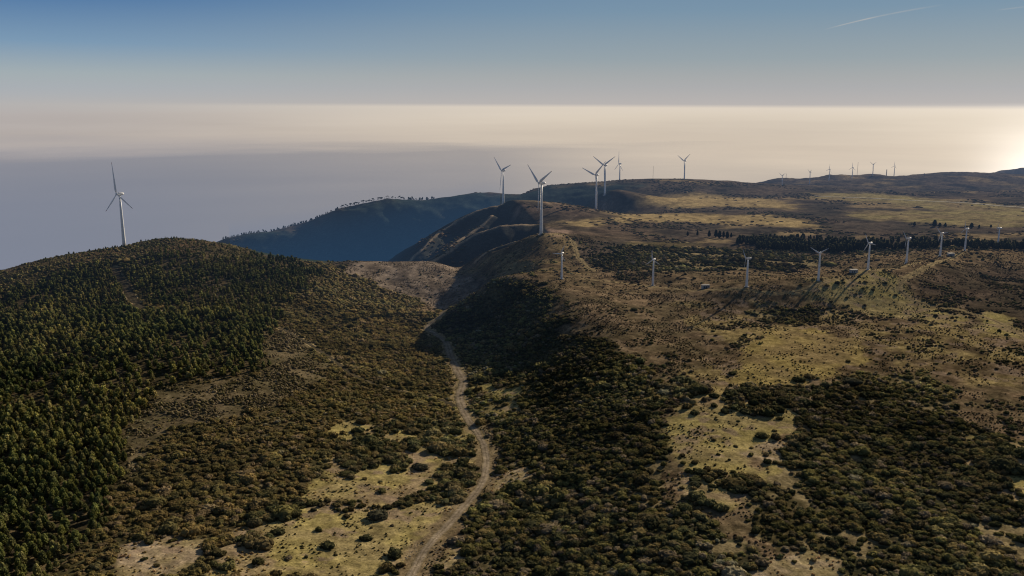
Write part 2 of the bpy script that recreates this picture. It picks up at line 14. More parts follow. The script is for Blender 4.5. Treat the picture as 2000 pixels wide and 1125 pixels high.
def _ab(x,y): return np.stack([x/y*1000.0, LK*np.log(y/1000.0)],-1)
_c=_ab(_P[:,0],_P[:,1]); _v=_P[:,2]
def _phi(r2): return -np.sqrt(r2+22.0**2)
def _solve():
    n=len(_c); r2=((_c[:,None]-_c[None])**2).sum(-1)
    A=np.zeros((n+3,n+3)); A[:n,:n]=_phi(r2)-np.eye(n)*0.6
    A[:n,n]=1; A[:n,n+1:]=_c/1000.; A[n,:n]=1; A[n+1:,:n]=_c.T/1000.
    return np.linalg.solve(A,np.concatenate([_v,[0,0,0]]))
_w=_solve()
def base_height(x,y):
    q=_ab(np.asarray(x,float),np.asarray(y,float)); sh=q.shape[:-1]; q=q.reshape(-1,2); out=np.empty(len(q))
    for i in range(0,len(q),20000):
        s=q[i:i+20000]; r2=((s[:,None]-_c[None])**2).sum(-1)
        out[i:i+20000]=_phi(r2)@_w[:-3]+_w[-3]+(s/1000.)@_w[-2:]
    return out.reshape(sh)
def _hash(ix,iy,s):
    h=(ix.astype(np.int64)*374761393+iy.astype(np.int64)*668265263+s*974634777)&0x7fffffff
    h=((h^(h>>13))*1274126177)&0x7fffffff
    return ((h^(h>>16))&0xffff)/65535.0
def noise(x,y,s=0):
    ix=np.floor(x); iy=np.floor(y); fx=x-ix; fy=y-iy
    fx=fx*fx*(3-2*fx); fy=fy*fy*(3-2*fy); ix=ix.astype(np.int64); iy=iy.astype(np.int64)
    a=_hash(ix,iy,s); b=_hash(ix+1,iy,s); c=_hash(ix,iy+1,s); d=_hash(ix+1,iy+1,s)
    return (a+(b-a)*fx)*(1-fy)+(c+(d-c)*fx)*fy
def fbm(x,y,sc,o=4,s=0):
    t=0; a=.5; f=1.0/sc
    for k in range(o):
        c,sn=math.cos(k*1.1+.4),math.sin(k*1.1+.4)
        t=t+a*(noise((x*c-y*sn)*f+k*17.3,(x*sn+y*c)*f-k*9.1,s+k)-.5); a*=.5; f*=2.03
    return t*1.0            # about -0.45..0.45

# ---------------------------------------------------------------- scene basics
sc = bpy.context.scene
col = sc.collection
sc.view_settings.view_transform = 'Standard'; sc.view_settings.look = 'None'; sc.view_settings.exposure = 0
sc.cycles.use_denoising = True
sc.cycles.filter_width = 1.15; sc.cycles.max_bounces = 6; sc.cycles.transparent_max_bounces = 8

def tag(o, label=None, cat=None, group=None, kind=None):
    if label: o['label'] = label
    if cat: o['category'] = cat
    if group: o['group'] = group
    if kind: o['kind'] = kind
    return o
def link(o, parent=None):
    col.objects.link(o)
    if parent is not None: o.parent = parent
    return o
def empty(name, loc, rz=0.0):
    o = bpy.data.objects.new(name, None); o.location = loc; o.rotation_euler = (0, 0, rz); o.empty_display_size = 2
    return link(o)
def mesh_from(name, V, T, mat=None, smooth=False, color=None, uvs=None):
    V = np.ascontiguousarray(V, dtype=np.float32); T = np.ascontiguousarray(T, dtype=np.int32)
    k = T.shape[1]
    me = bpy.data.meshes.new(name)
    me.vertices.add(len(V)); me.vertices.foreach_set('co', V.ravel())
    me.loops.add(T.size); me.loops.foreach_set('vertex_index', T.ravel())
    me.polygons.add(len(T)); me.polygons.foreach_set('loop_start', np.arange(0, T.size, k, dtype=np.int32))
    me.update(calc_edges=True)
    me.polygons.foreach_set('use_smooth', np.full(len(T), bool(smooth)))
    if color is not None:
        c = np.ones((len(V), 4), dtype=np.float32); c[:, :3] = color
        at = me.color_attributes.new('cover', 'FLOAT_COLOR', 'POINT'); at.data.foreach_set('color', c.ravel())
    if mat: me.materials.append(mat)
    return me
def obj(name, me, parent=None):
    return link(bpy.data.objects.new(name, me), parent)

# ---------------------------------------------------------------- materials
def new_mat(name):
    m = bpy.data.materials.new(name); m.use_nodes = True; nt = m.node_tree; nt.nodes.clear()
    return m, nt
def N(nt, typ, **kw):
    n = nt.nodes.new(typ)
    for k, v in kw.items():
        if k.startswith('i_'):
            key = k[2:]; key = int(key) if key.isdigit() else key
            n.inputs[key].default_value = v
        else: setattr(n, k, v)
    return n
def simple_mat(name, rgb, rough=0.5, noise=0.0, scale=1.0, metal=0.0):
    m, nt = new_mat(name); L = nt.links
    b = N(nt, 'ShaderNodeBsdfPrincipled'); b.inputs['Roughness'].default_value = rough; b.inputs['Metallic'].default_value = metal
    o = N(nt, 'ShaderNodeOutputMaterial'); L.new(b.outputs[0], o.inputs[0])
    tc = N(nt, 'ShaderNodeTexCoord'); nz = N(nt, 'ShaderNodeTexNoise'); nz.inputs['Scale'].default_value = scale; nz.inputs['Detail'].default_value = 5
    L.new(tc.outputs['Object'], nz.inputs['Vector'])
    mr = N(nt, 'ShaderNodeMapRange'); mr.inputs['From Min'].default_value = .25; mr.inputs['From Max'].default_value = .75
    mr.inputs['To Min'].default_value = 1 - noise; mr.inputs['To Max'].default_value = 1 + noise; L.new(nz.outputs[0], mr.inputs[0])
    vm = N(nt, 'ShaderNodeVectorMath', operation='SCALE'); vm.inputs[0].default_value = rgb; L.new(mr.outputs[0], vm.inputs['Scale'])
    L.new(vm.outputs[0], b.inputs['Base Color'])
    return m
def ground_mat():
    m, nt = new_mat('upland_ground'); L = nt.links
    at = N(nt, 'ShaderNodeAttribute', attribute_name='cover')
    tc = N(nt, 'ShaderNodeNewGeometry')
    def nz(scale, detail, rough=.6):
        n = N(nt, 'ShaderNodeTexNoise'); n.inputs['Scale'].default_value = scale; n.inputs['Detail'].default_value = detail
        n.inputs['Roughness'].default_value = rough; L.new(tc.outputs['Position'], n.inputs['Vector']); return n
    a = nz(.9, 5, .7); b = nz(.12, 4, .65); c = nz(.35, 5, .7)
    def mr(n, f0, f1, t0, t1):
        r = N(nt, 'ShaderNodeMapRange'); r.inputs['From Min'].default_value = f0; r.inputs['From Max'].default_value = f1
        r.inputs['To Min'].default_value = t0; r.inputs['To Max'].default_value = t1; L.new(n.outputs[0], r.inputs[0]); return r
    m1 = N(nt, 'ShaderNodeMath', operation='MULTIPLY'); L.new(mr(a, .3, .7, .55, 1.4).outputs[0], m1.inputs[0]); L.new(mr(b, .3, .7, .72, 1.28).outputs[0], m1.inputs[1])
    m2 = N(nt, 'ShaderNodeMath', operation='MULTIPLY'); L.new(m1.outputs[0], m2.inputs[0]); L.new(mr(c, .35, .65, .72, 1.25).outputs[0], m2.inputs[1])
    vm = N(nt, 'ShaderNodeVectorMath', operation='SCALE'); L.new(at.outputs['Color'], vm.inputs[0]); L.new(m2.outputs[0], vm.inputs['Scale'])
    bs = N(nt, 'ShaderNodeBsdfDiffuse'); bs.inputs['Roughness'].default_value = 0.0
    L.new(vm.outputs[0], bs.inputs['Color'])
    bp = N(nt, 'ShaderNodeBump'); bp.inputs['Strength'].default_value = 1.0; bp.inputs['Distance'].default_value = .16
    add = N(nt, 'ShaderNodeMath', operation='ADD'); L.new(a.outputs[0], add.inputs[0]); L.new(c.outputs[0], add.inputs[1])
    L.new(add.outputs[0], bp.inputs['Height']); L.new(bp.outputs[0], bs.inputs['Normal'])
    o = N(nt, 'ShaderNodeOutputMaterial'); L.new(bs.outputs[0], o.inputs[0])
    return m
def leaf_mat(name, fine=2.2, trans=.3):
    m, nt = new_mat(name); L = nt.links
    at = N(nt, 'ShaderNodeAttribute', attribute_name='cover')
    oi = N(nt, 'ShaderNodeObjectInfo')
    g = N(nt, 'ShaderNodeNewGeometry')
    n = N(nt, 'ShaderNodeTexNoise'); n.inputs['Scale'].default_value = fine; n.inputs['Detail'].default_value = 3; L.new(g.outputs['Position'], n.inputs['Vector'])
    r = N(nt, 'ShaderNodeMapRange'); r.inputs['From Min'].default_value = .3; r.inputs['From Max'].default_value = .7
    r.inputs['To Min'].default_value = .6; r.inputs['To Max'].default_value = 1.4; L.new(n.outputs[0], r.inputs[0])
    vm = N(nt, 'ShaderNodeVectorMath', operation='SCALE'); L.new(at.outputs['Color'], vm.inputs[0]); L.new(r.outputs[0], vm.inputs['Scale'])
    # object colour tints the individually placed plants
    mx = N(nt, 'ShaderNodeVectorMath', operation='MULTIPLY'); L.new(vm.outputs[0], mx.inputs[0]); L.new(oi.outputs['Color'], mx.inputs[1])
    d = N(nt, 'ShaderNodeBsdfDiffuse'); L.new(mx.outputs[0], d.inputs[0])
    t = N(nt, 'ShaderNodeBsdfTranslucent'); L.new(mx.outputs[0], t.inputs[0])
    ms = N(nt, 'ShaderNodeMixShader'); ms.inputs[0].default_value = trans; L.new(d.outputs[0], ms.inputs[1]); L.new(t.outputs[0], ms.inputs[2])
    o = N(nt, 'ShaderNodeOutputMaterial'); L.new(ms.outputs[0], o.inputs[0])
    return m
M_ground = ground_mat(); M_leaf = leaf_mat('leaves', 2.2, .42); M_pine = leaf_mat('pine_needles', 3.0, .42)
M_bark = simple_mat('bark', (.09, .06, .04), .9, .3, 4)
M_white = simple_mat('turbine_white_paint', (.80, .81, .82), .45, .06, .3)
M_red = simple_mat('blade_red_paint', (.28, .03, .025), .5, .1, 1)
M_grey = simple_mat('grey_metal', (.18, .18, .18), .5, .15, 2)
M_conc = simple_mat('concrete', (.36, .35, .33), .9, .25, .8)
M_wall = simple_mat('white_render', (.42, .41, .39), .85, .15, .7)
M_roof = simple_mat('pale_roof', (.21, .2, .19), .8, .2, .6)
M_door = simple_mat('dark_door', (.06, .07, .07), .6, .2, 2)
M_track = M_ground
M_track2 = M_ground
M_track4 = simple_mat('track_shaded', (.05, .052, .05), .95, .3, .5)  # dirt colour darkened to hold the shade of the pines
M_track3 = simple_mat('track_part_shade', (.11, .10, .08), .95, .3, .5)  # dimmed dirt colour, shade of the scrub slope painted in
M_asph = simple_mat('far_asphalt', (.2, .19, .175), .9, .2, .1)

# ---------------------------------------------------------------- terrain grid
NA = 1200; A0, A1 = -.95, .95
GA = np.linspace(A0, A1, NA)
GY = np.concatenate([np.exp(np.linspace(math.log(60), math.log(300), 50))[:-1],
                     np.linspace(300**-.5, 4500**-.5, 1050)**-2.0,
                     np.exp(np.linspace(math.log(4500), math.log(9500), 30))[1:]])
NR = len(GY)
nca, ncr = 200, 300
ci_a = np.linspace(0, NA-1, nca); ci_r = np.linspace(0, NR-1, ncr)
cY = np.interp(ci_r, np.arange(NR), GY); cA = np.interp(ci_a, np.arange(NA), GA)
CZ = base_height(cA[None, :]*cY[:, None], np.broadcast_to(cY[:, None], (ncr, nca)))
def cubic(M, idx, axis):
    M = np.moveaxis(M, axis, 0); n = M.shape[0]
    i = np.clip(np.floor(idx).astype(int), 0, n-2); f = (idx-i).reshape((-1,)+(1,)*(M.ndim-1))
    p0 = M[np.clip(i-1, 0, n-1)]; p1 = M[i]; p2 = M[i+1]; p3 = M[np.clip(i+2, 0, n-1)]
    r = p1+.5*f*(p2-p0+f*(2*p0-5*p1+4*p2-p3+f*(3*(p1-p2)+p3-p0)))
    return np.moveaxis(r, 0, axis)
Z = cubic(cubic(CZ, np.arange(NR)*(ncr-1)/(NR-1), 0), np.arange(NA)*(nca-1)/(NA-1), 1)
X = GA[None, :]*GY[:, None]; Y = np.broadcast_to(GY[:, None], X.shape).copy()

# ground cover classes
CL = {  # colour A, colour B, patch size, shrub density, tuft density, pine density
 'heath':    ((.215,.155,.095),(.135,.105,.06), 18, .05, .8, 0),
 'farheath': ((.11,.085,.062),(.06,.052,.04), 60, .30, 0, 0),
 'scrub':    ((.07,.062,.03),(.11,.085,.045), 25, .86, .1, 0),
 'scrubdark':((.05,.05,.028),(.085,.07,.038), 25, .93, 0, 0),
 'hilltop':  ((.15,.10,.055),(.085,.07,.035), 30, .45, .3, .26),
 'pine':     ((.05,.042,.024),(.13,.098,.055), 30, .42, .3, .95),
 'bracken':  ((.15,.118,.07),(.10,.083,.046), 20, .45, .95, 0),
 'mixed':    ((.31,.255,.10),(.27,.205,.12), 14, .38, .5, 0),
 'grass':    ((.31,.255,.10),(.275,.22,.105), 22, .03, .4, 0),
 'yellow':   ((.285,.22,.085),(.235,.175,.085), 30, .01, .35, 0),
 'tussock':  ((.34,.265,.175),(.25,.2,.10), 9, .06, .3, 0),
 'heathgrass':((.285,.22,.10),(.16,.115,.07), 35, .12, .5, 0),
 'clumps':   ((.29,.225,.10),(.27,.2,.125), 16, .45, .2, 0),
 'heathdark':((.13,.095,.065),(.075,.06,.04), 35, .40, .4, 0),
 'brownrow': ((.20,.145,.085),(.13,.10,.058), 25, .06, .35, 0),
 'ash':      ((.27,.215,.165),(.17,.135,.10), 13, .03, .95, 0),
 'spur':     ((.24,.18,.09),(.12,.09,.055), 40, .10, .2, 0),
 'ridge':    ((.04,.055,.05),(.028,.042,.04), 60, .0, 0, 0),  # bluish tint carries the ridge's haze and shade in the cover colour
 'fargrass': ((.40,.30,.14),(.30,.225,.11), 30, .03, 0, 0),
 'field':    ((.27,.225,.10),(.22,.17,.09), 60, .01, 0, 0),
 'burn':     ((.36,.25,.18),(.27,.19,.14), 30, 0, 0, 0),
}
CN = list(CL)
def in_poly(px, py, poly):
    P_ = np.asarray(poly); r = np.zeros(px.shape, bool); j = len(P_)-1
    for i in range(len(P_)):
        x1, y1 = P_[i]; x2, y2 = P_[j]; j = i
        if y1 == y2: continue
        c = ((y1 > py) != (y2 > py)) & (px < (x2-x1)*(py-y1)/(y2-y1)+x1)
        r ^= c
    return r
def classify(x, y):
    am = np.clip(y*.027, 8, 75)
    wx = x+am*2*fbm(x, y, 30, 4, 3)+am*fbm(x, y, 6, 2, 8); wy = y+am*3*fbm(x, y, 34, 4, 5)+am*1.5*fbm(x, y, 7, 2, 9)
    c = np.where(y < 1150, CN.index('heath'), CN.index('farheath')).astype(np.int16)
    for k, poly in ZONES:
        pa = np.asarray(poly); m = (wx >= pa[:, 0].min()) & (wx <= pa[:, 0].max()) & (wy >= pa[:, 1].min()) & (wy <= pa[:, 1].max())
        if not m.any(): continue
        ii = np.nonzero(m); s = in_poly(wx[ii], wy[ii], poly)
        c[tuple(q[s] for q in ii)] = CN.index(k)
    return c
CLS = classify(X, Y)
def sstep(a, b, x):
    t = np.clip((x-a)/(b-a), 0, 1); return t*t*(3-2*t)
CA = np.array([CL[k][0] for k in CN]); CB = np.array([CL[k][1] for k in CN]); CS = np.array([CL[k][2] for k in CN], float)
mixn = np.zeros(X.shape)
for s in np.unique(CS):
    mk = np.isin(CLS, np.nonzero(CS == s)[0])
    mixn[mk] = fbm(X[mk], Y[mk], s, 5, int(s))
t = sstep(-.16, .16, mixn)[..., None]
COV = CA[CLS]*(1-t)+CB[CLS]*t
# heath mosaic on the far plateau: pale grass lanes between dark heather
far = (CLS == CN.index('farheath'))
nf = fbm(X, Y, 120, 5, 41)
COV[far] = np.where((nf[far] > .155)[:, None], np.array((.24, .18, .10)), COV[far])
hg = np.isin(CLS, [CN.index('heathgrass')])
nh = fbm(X, Y, 45, 5, 77)
COV[hg] = np.where((nh[hg] > .07)[:, None], np.array((.12, .088, .052)), COV[hg])
for _ in range(7):   # soft transitions between covers
    COV[1:-1, 1:-1] = (COV[:-2, 1:-1]+COV[2:, 1:-1]+COV[1:-1, :-2]+COV[1:-1, 2:]+COV[1:-1, 1:-1])/5
nbG = fbm(X, Y, 26, 4, 51)
east = sstep(.10, .20, X/Y)
op = (((CLS == CN.index('scrub'))*sstep(-.04, -.13, nbG)+(CLS == CN.index('scrubdark'))*sstep(-.15, -.22, nbG))*east)[..., None]
COV = COV*(1-op)+op*np.array((.22, .175, .095))
COV *= (1+1.0*fbm(X, Y, 7, 4, 21))[..., None]
hm = np.isin(CLS, [CN.index(k) for k in ('heath', 'heathgrass', 'heathdark', 'brownrow', 'farheath', 'ash', 'spur', 'fargrass', 'field')])
COV *= (1-hm*.38*sstep(.0, .12, fbm(X, Y*.8, np.where(Y > 1200, 16.0, 6.0), 4, 29)))[..., None]
pk_ = sstep(.08, .18, fbm(X, Y, 11, 4, 23))[..., None]*np.isin(CLS, [CN.index(k) for k in ('mixed', 'grass', 'tussock', 'clumps', 'heathgrass')])[..., None]
COV = COV*(1-pk_*.7)+pk_*.7*np.array((.25, .185, .13))
def pline_dist(px, py, P_):
    P_ = np.asarray(P_, float); best = np.full(px.shape, 1e9)
    for (x1, y1), (x2, y2) in zip(P_[:-1], P_[1:]):
        dx, dy = x2-x1, y2-y1; l2 = dx*dx+dy*dy+1e-9
        u = np.clip(((px-x1)*dx+(py-y1)*dy)/l2, 0, 1); best = np.minimum(best, np.hypot(px-x1-u*dx, py-y1-u*dy))
    return best
def smooth_line(P_, step):
    P_ = np.asarray(P_, float); out = []
    for i in range(len(P_)-1):
        p0 = P_[max(i-1, 0)]; p1 = P_[i]; p2 = P_[i+1]; p3 = P_[min(i+2, len(P_)-1)]
        n = max(2, int(np.hypot(*(p2-p1))/step))
        for k in range(n):
            f = k/n; out.append(p1+.5*f*(p2-p0+f*(2*p0-5*p1+4*p2-p3+f*(3*(p1-p2)+p3-p0))))
    out.append(P_[-1]); return np.array(out)
# landform detail
rough = (np.isin(CLS, [CN.index(k) for k in ('ridge',)]) & (Y > 1700)) | ((Z < -260) & (Y > 1500))
rs = np.where(rough, 1.0, 0.0)
for _ in range(6):
    rs[1:-1, 1:-1] = (rs[:-2, 1:-1]+rs[2:, 1:-1]+rs[1:-1, :-2]+rs[1:-1, 2:]+rs[1:-1, 1:-1])/5
Z += rs*(1-2*np.abs(fbm(X, Y, 150, 4, 61)))*14*sstep(1250, 1700, Y)-rs*9*sstep(1250, 1700, Y)
Z += rs*fbm(X, Y, 40, 4, 62)*7
# sharp spurs running down into the ravine: tent-shaped ridges hung on their crest lines
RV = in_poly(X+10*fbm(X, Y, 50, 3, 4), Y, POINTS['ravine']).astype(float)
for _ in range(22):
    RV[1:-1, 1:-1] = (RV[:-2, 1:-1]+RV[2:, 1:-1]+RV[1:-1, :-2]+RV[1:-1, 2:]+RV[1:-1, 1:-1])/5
ii = np.nonzero(RV > .004); px_, py_ = X[ii]+9*fbm(X[ii], Y[ii], 45, 3, 6), Y[ii]+14*fbm(X[ii], Y[ii], 45, 3, 9)
tz = np.full(len(px_), -1e9); dc = np.full(len(px_), 1e9)
gul = 5*(1-2*np.abs(fbm(X[ii], Y[ii], 34, 4, 66)))
for key in ('crest_a', 'crest_b', 'crest_c', 'crest_d'):
    C3 = np.asarray(POINTS[key], float)
    for (x1, y1, z1), (x2, y2, z2) in zip(C3[:-1], C3[1:]):
        dx, dy = x2-x1, y2-y1; u = np.clip(((px_-x1)*dx+(py_-y1)*dy)/(dx*dx+dy*dy), 0, 1); d_ = np.hypot(px_-x1-u*dx, py_-y1-u*dy)
        tz = np.maximum(tz, z1+(z2-z1)*u-.62*d_+np.clip(d_/25, 0, 1)*gul); dc = np.minimum(dc, d_)
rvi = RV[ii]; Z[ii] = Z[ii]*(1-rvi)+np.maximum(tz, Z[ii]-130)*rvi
COV[ii] = COV[ii]*(1-rvi)[:, None]+rvi[:, None]*np.array((.055, .058, .052))*(1+.8*fbm(X[ii], Y[ii], 25, 3, 7))[:, None]  # ravine faces painted dark and bluish, standing in for their shadow
bare = (sstep(6, 2, dc+9*fbm(X[ii], Y[ii], 30, 3, 19))*np.clip(rvi*2, 0, 1))[:, None]; COV[ii] = COV[ii]*(1-bare)+bare*np.array((.34, .26, .17))  # pale tan crests: the sunlit edge of each spur painted on
Z += fbm(X, Y, 60, 3, 31)*3.0+fbm(X, Y, 9, 3, 33)*.9*sstep(2200, 1100, Y)+fbm(X, Y, 3.2, 3, 34)*.55*sstep(1300, 800, Y)

TRK = {k: (w, smooth_line(p, 2.0)) for k, (w, p) in TRACKS.items()}
TD = np.full(X.shape, 1e9)
for k, (w, p) in TRK.items():
    if k == 'far_road': continue
    lo = p.min(0)-30; hi = p.max(0)+30
    m = (X > lo[0]) & (X < hi[0]) & (Y > lo[1]) & (Y < hi[1]); ii = np.nonzero(m)
    dd = pline_dist(X[ii], Y[ii], p[::3] if len(p) > 60 else p)-w/2
    TD[ii] = np.minimum(TD[ii], dd*(1.0 if k == 'dirt_track' else 3.0 if k in ('side_track', 'forest_track') else 1.8))
# worn verge beside the tracks
vw = 6.5+9*fbm(X, Y, 14, 3, 91)
vm_ = sstep(vw, vw-3, TD)[..., None]
COV = COV*(1-vm_)+vm_*((np.array((.29, .225, .12))*sstep(520, 680, Y)[..., None]+np.array((.19, .145, .085))*(1-sstep(520, 680, Y)[..., None]))*(1+.9*fbm(X, Y, 5, 3, 92))[..., None])
COV = np.clip(COV*1.27, .008, .6)

def height(x, y):
    x = np.asarray(x, float); y = np.asarray(y, float)
    c = np.clip((x/y-A0)/(A1-A0)*(NA-1), 0, NA-1.001); r = np.clip(np.interp(y, GY, np.arange(NR)), 0, NR-1.001)
    i = c.astype(int); j = r.astype(int); fc = c-i; fr = r-j
    return (Z[j, i]*(1-fc)+Z[j, i+1]*fc)*(1-fr)+(Z[j+1, i]*(1-fc)+Z[j+1, i+1]*fc)*fr+H
def sample(F_, x, y):
    c = np.clip(np.round((x/y-A0)/(A1-A0)*(NA-1)), 0, NA-1).astype(int); r = np.clip(np.round(np.interp(y, GY, np.arange(NR))), 0, NR-1).astype(int)
    return F_[r, c]
ii = np.arange(NR*NA).reshape(NR, NA)
Q = np.stack([ii[:-1, :-1], ii[:-1, 1:], ii[1:, 1:], ii[1:, :-1]], -1).reshape(-1, 4)
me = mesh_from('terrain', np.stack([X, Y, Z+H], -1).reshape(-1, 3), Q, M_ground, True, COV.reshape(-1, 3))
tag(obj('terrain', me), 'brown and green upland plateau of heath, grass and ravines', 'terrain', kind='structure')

# tracks: draped sheets, edges wandering
def ribbon(name, label, w, P_, mat, lift=.12, wob=.35, prof=((.25,.2,.12),(.31,.25,.17),(.37,.30,.22),(.26,.21,.14),(.37,.30,.22),(.31,.25,.17),(.25,.2,.12))):
    p = P_; tg = np.gradient(p, axis=0); tg /= np.hypot(tg[:, 0], tg[:, 1])[:, None]+1e-9; nr = np.stack([tg[:, 1], -tg[:, 0]], -1)
    s = np.arange(len(p))*2.0; K = 7; rows = []
    wf = 1+(.55*sstep(600, 700, p[:, 1])*sstep(1000, 900, p[:, 1]) if name == 'dirt_track' else 0)
    wl = wf*w/2*(1+wob*2*fbm(s, s*0+3, 9, 3, 5)); wr = wf*w/2*(1+wob*2*fbm(s, s*0+31, 9, 3, 6))
    for k in range(K):
        f = k/(K-1)*2-1; off = np.where(f < 0, f*wl, f*wr)
        q = p+nr*off[:, None]; z = height(q[:, 0], q[:, 1])+lift-.05*abs(f)
        rows.append(np.stack([q[:, 0], q[:, 1], z], -1))
    V = np.stack(rows, 1); n = len(p); id_ = np.arange(n*K).reshape(n, K)
    T = np.stack([id_[:-1, :-1], id_[:-1, 1:], id_[1:, 1:], id_[1:, :-1]], -1).reshape(-1, 4)
    c = np.array(prof)[None]*(1+.7*fbm(V[..., 0], V[..., 1], 6, 3, 17))[..., None]
    o = obj(name, mesh_from(name, V.reshape(-1, 3), T, mat, True, c.reshape(-1, 3))); tag(o, label, 'track', kind='structure'); return o
tl = {'dirt_track': ('pale dirt track winding down the valley', M_track, .22), 'side_track': ('narrow track sunk in the scrub slope, its shade painted dark', M_track3, .2),
      'forest_track': ('track in the gap between the pines, with their shade painted into its colour', M_track4, .2),
      'clearing_track': ('short pale stretch of dirt track in the pine clearing', M_track, .2), 'plateau_track': ('worn vehicle track curving over the grass', M_track2, .15),
      'turbine_track': ('faint service track along the row of small turbines', M_track2, .15), 'spur_track': ('earth track down the spur from the tall turbine', M_track2, .25),
      'far_road': ('straight pale road across the far plateau', M_asph, .9)}
for k, (w, p) in TRK.items():
    GP = ((.25,.2,.10),(.27,.21,.11),(.31,.24,.15),(.27,.215,.11),(.31,.24,.15),(.27,.21,.11),(.25,.2,.10))
    kw = {'prof': GP} if k in ('plateau_track', 'turbine_track', 'spur_track') else {}
    if k in ('side_track', 'forest_track'): kw = {'prof': ((.085,.07,.045),)*2+((.10,.085,.06),)+((.08,.068,.042),)+((.10,.085,.06),)+((.085,.07,.045),)*2}  # shade over these two tracks painted in as a darker profile
    ribbon(k, tl[k][0], w, p, M_ground if kw else tl[k][1], tl[k][2], .1 if k == 'far_road' else .35, **kw)

# ---------------------------------------------------------------- plants
def ico(sub):
    t = (1+5**.5)/2
    V = [(-1,t,0),(1,t,0),(-1,-t,0),(1,-t,0),(0,-1,t),(0,1,t),(0,-1,-t),(0,1,-t),(t,0,-1),(t,0,1),(-t,0,-1),(-t,0,1)]
    F_ = [(0,11,5),(0,5,1),(0,1,7),(0,7,10),(0,10,11),(1,5,9),(5,11,4),(11,10,2),(10,7,6),(7,1,8),(3,9,4),(3,4,2),(3,2,6),(3,6,8),(3,8,9),(4,9,5),(2,4,11),(6,2,10),(8,6,7),(9,8,1)]
    V = [np.array(v)/np.linalg.norm(v) for v in V]
    for _ in range(sub):
        cache = {}; G = []
        def mid(a, b):
            k = (min(a, b), max(a, b))
            if k not in cache:
                m = V[a]+V[b]; V.append(m/np.linalg.norm(m)); cache[k] = len(V)-1
            return cache[k]
        for a, b, c in F_:
            x, y, z = mid(a, b), mid(b, c), mid(c, a); G += [(a, x, z), (b, y, x), (c, z, y), (x, y, z)]
        F_ = G
    return np.array(V), np.array(F_)
ICO = [ico(0), ico(1), ico(2)]
def cat(parts):
    V = []; T = []; C = []; n = 0
    for v, t_, c in parts: V.append(v); T.append(t_+n); C.append(c); n += len(v)
    return np.concatenate(V), np.concatenate(T), np.concatenate(C)
def leaf_tris(P0, nrm, size, r):
    """small leaf clumps: one triangle each, loosely facing outwards"""
    n = len(P0); a = r.normal(size=(n, 3)); a -= (a*nrm).sum(1)[:, None]*nrm*.75; a /= np.linalg.norm(a, axis=1)[:, None]
    b = np.cross(nrm, a)+r.normal(size=(n, 3))*.45; b /= np.linalg.norm(b, axis=1)[:, None]
    s = size*r.uniform(.6, 1.4, n)[:, None]
    V = np.stack([P0+a*s, P0-a*s*.5+b*s*.8, P0-a*s*.5-b*s*.8], 1).reshape(-1, 3)
    return V, np.arange(3*n).reshape(n, 3)
def shrub_proto(seed, lod, flat=.62):
    """dome of several lumpy foliage masses, unit radius"""
    r = np.random.default_rng(seed); parts = []
    nl = {0: 7, 1: 4, 2: 1}[lod]
    for k in range(nl):
        v, f = ICO[{0: 1, 1: 1, 2: 1}[lod] if k == 0 or lod == 0 else 0]
        a = r.uniform(0, 6.28); d = 0 if k == 0 else r.uniform(.35, .72); rad = .72 if k == 0 else r.uniform(.28, .48)
        if nl == 1: rad = .95
        p = v*(1+r.uniform(-.22, .22, len(v)))[:, None]*rad
        p[:, 2] *= flat*1.1; p += (math.cos(a)*d, math.sin(a)*d, flat*(.25+(0 if k == 0 else r.uniform(-.05, .35))))
        keep = p[f].mean(1)[:, 2] > -.05
        sh = .42+.75*np.clip(p[:, 2]/flat, 0, 1.2)  # shade painted by height: dark foot, lighter top
        parts.append((p, f[keep], sh))
    nt_ = {0: 130, 1: 34, 2: 0}[lod]
    if nt_:
        u = r.normal(size=(nt_, 3)); u[:, 2] = abs(u[:, 2])*.9+.05; u /= np.linalg.norm(u, axis=1)[:, None]
        rr = r.uniform(.72, 1.05, nt_)[:, None]; P0 = u*rr*np.array([1, 1, flat*1.15]); P0[:, 2] += .05
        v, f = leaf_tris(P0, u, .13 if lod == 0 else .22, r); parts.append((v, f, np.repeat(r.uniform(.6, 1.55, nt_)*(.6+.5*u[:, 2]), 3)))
    V, T, C = cat(parts); V[:, 2] = np.maximum(V[:, 2], -.12); return V, T, C
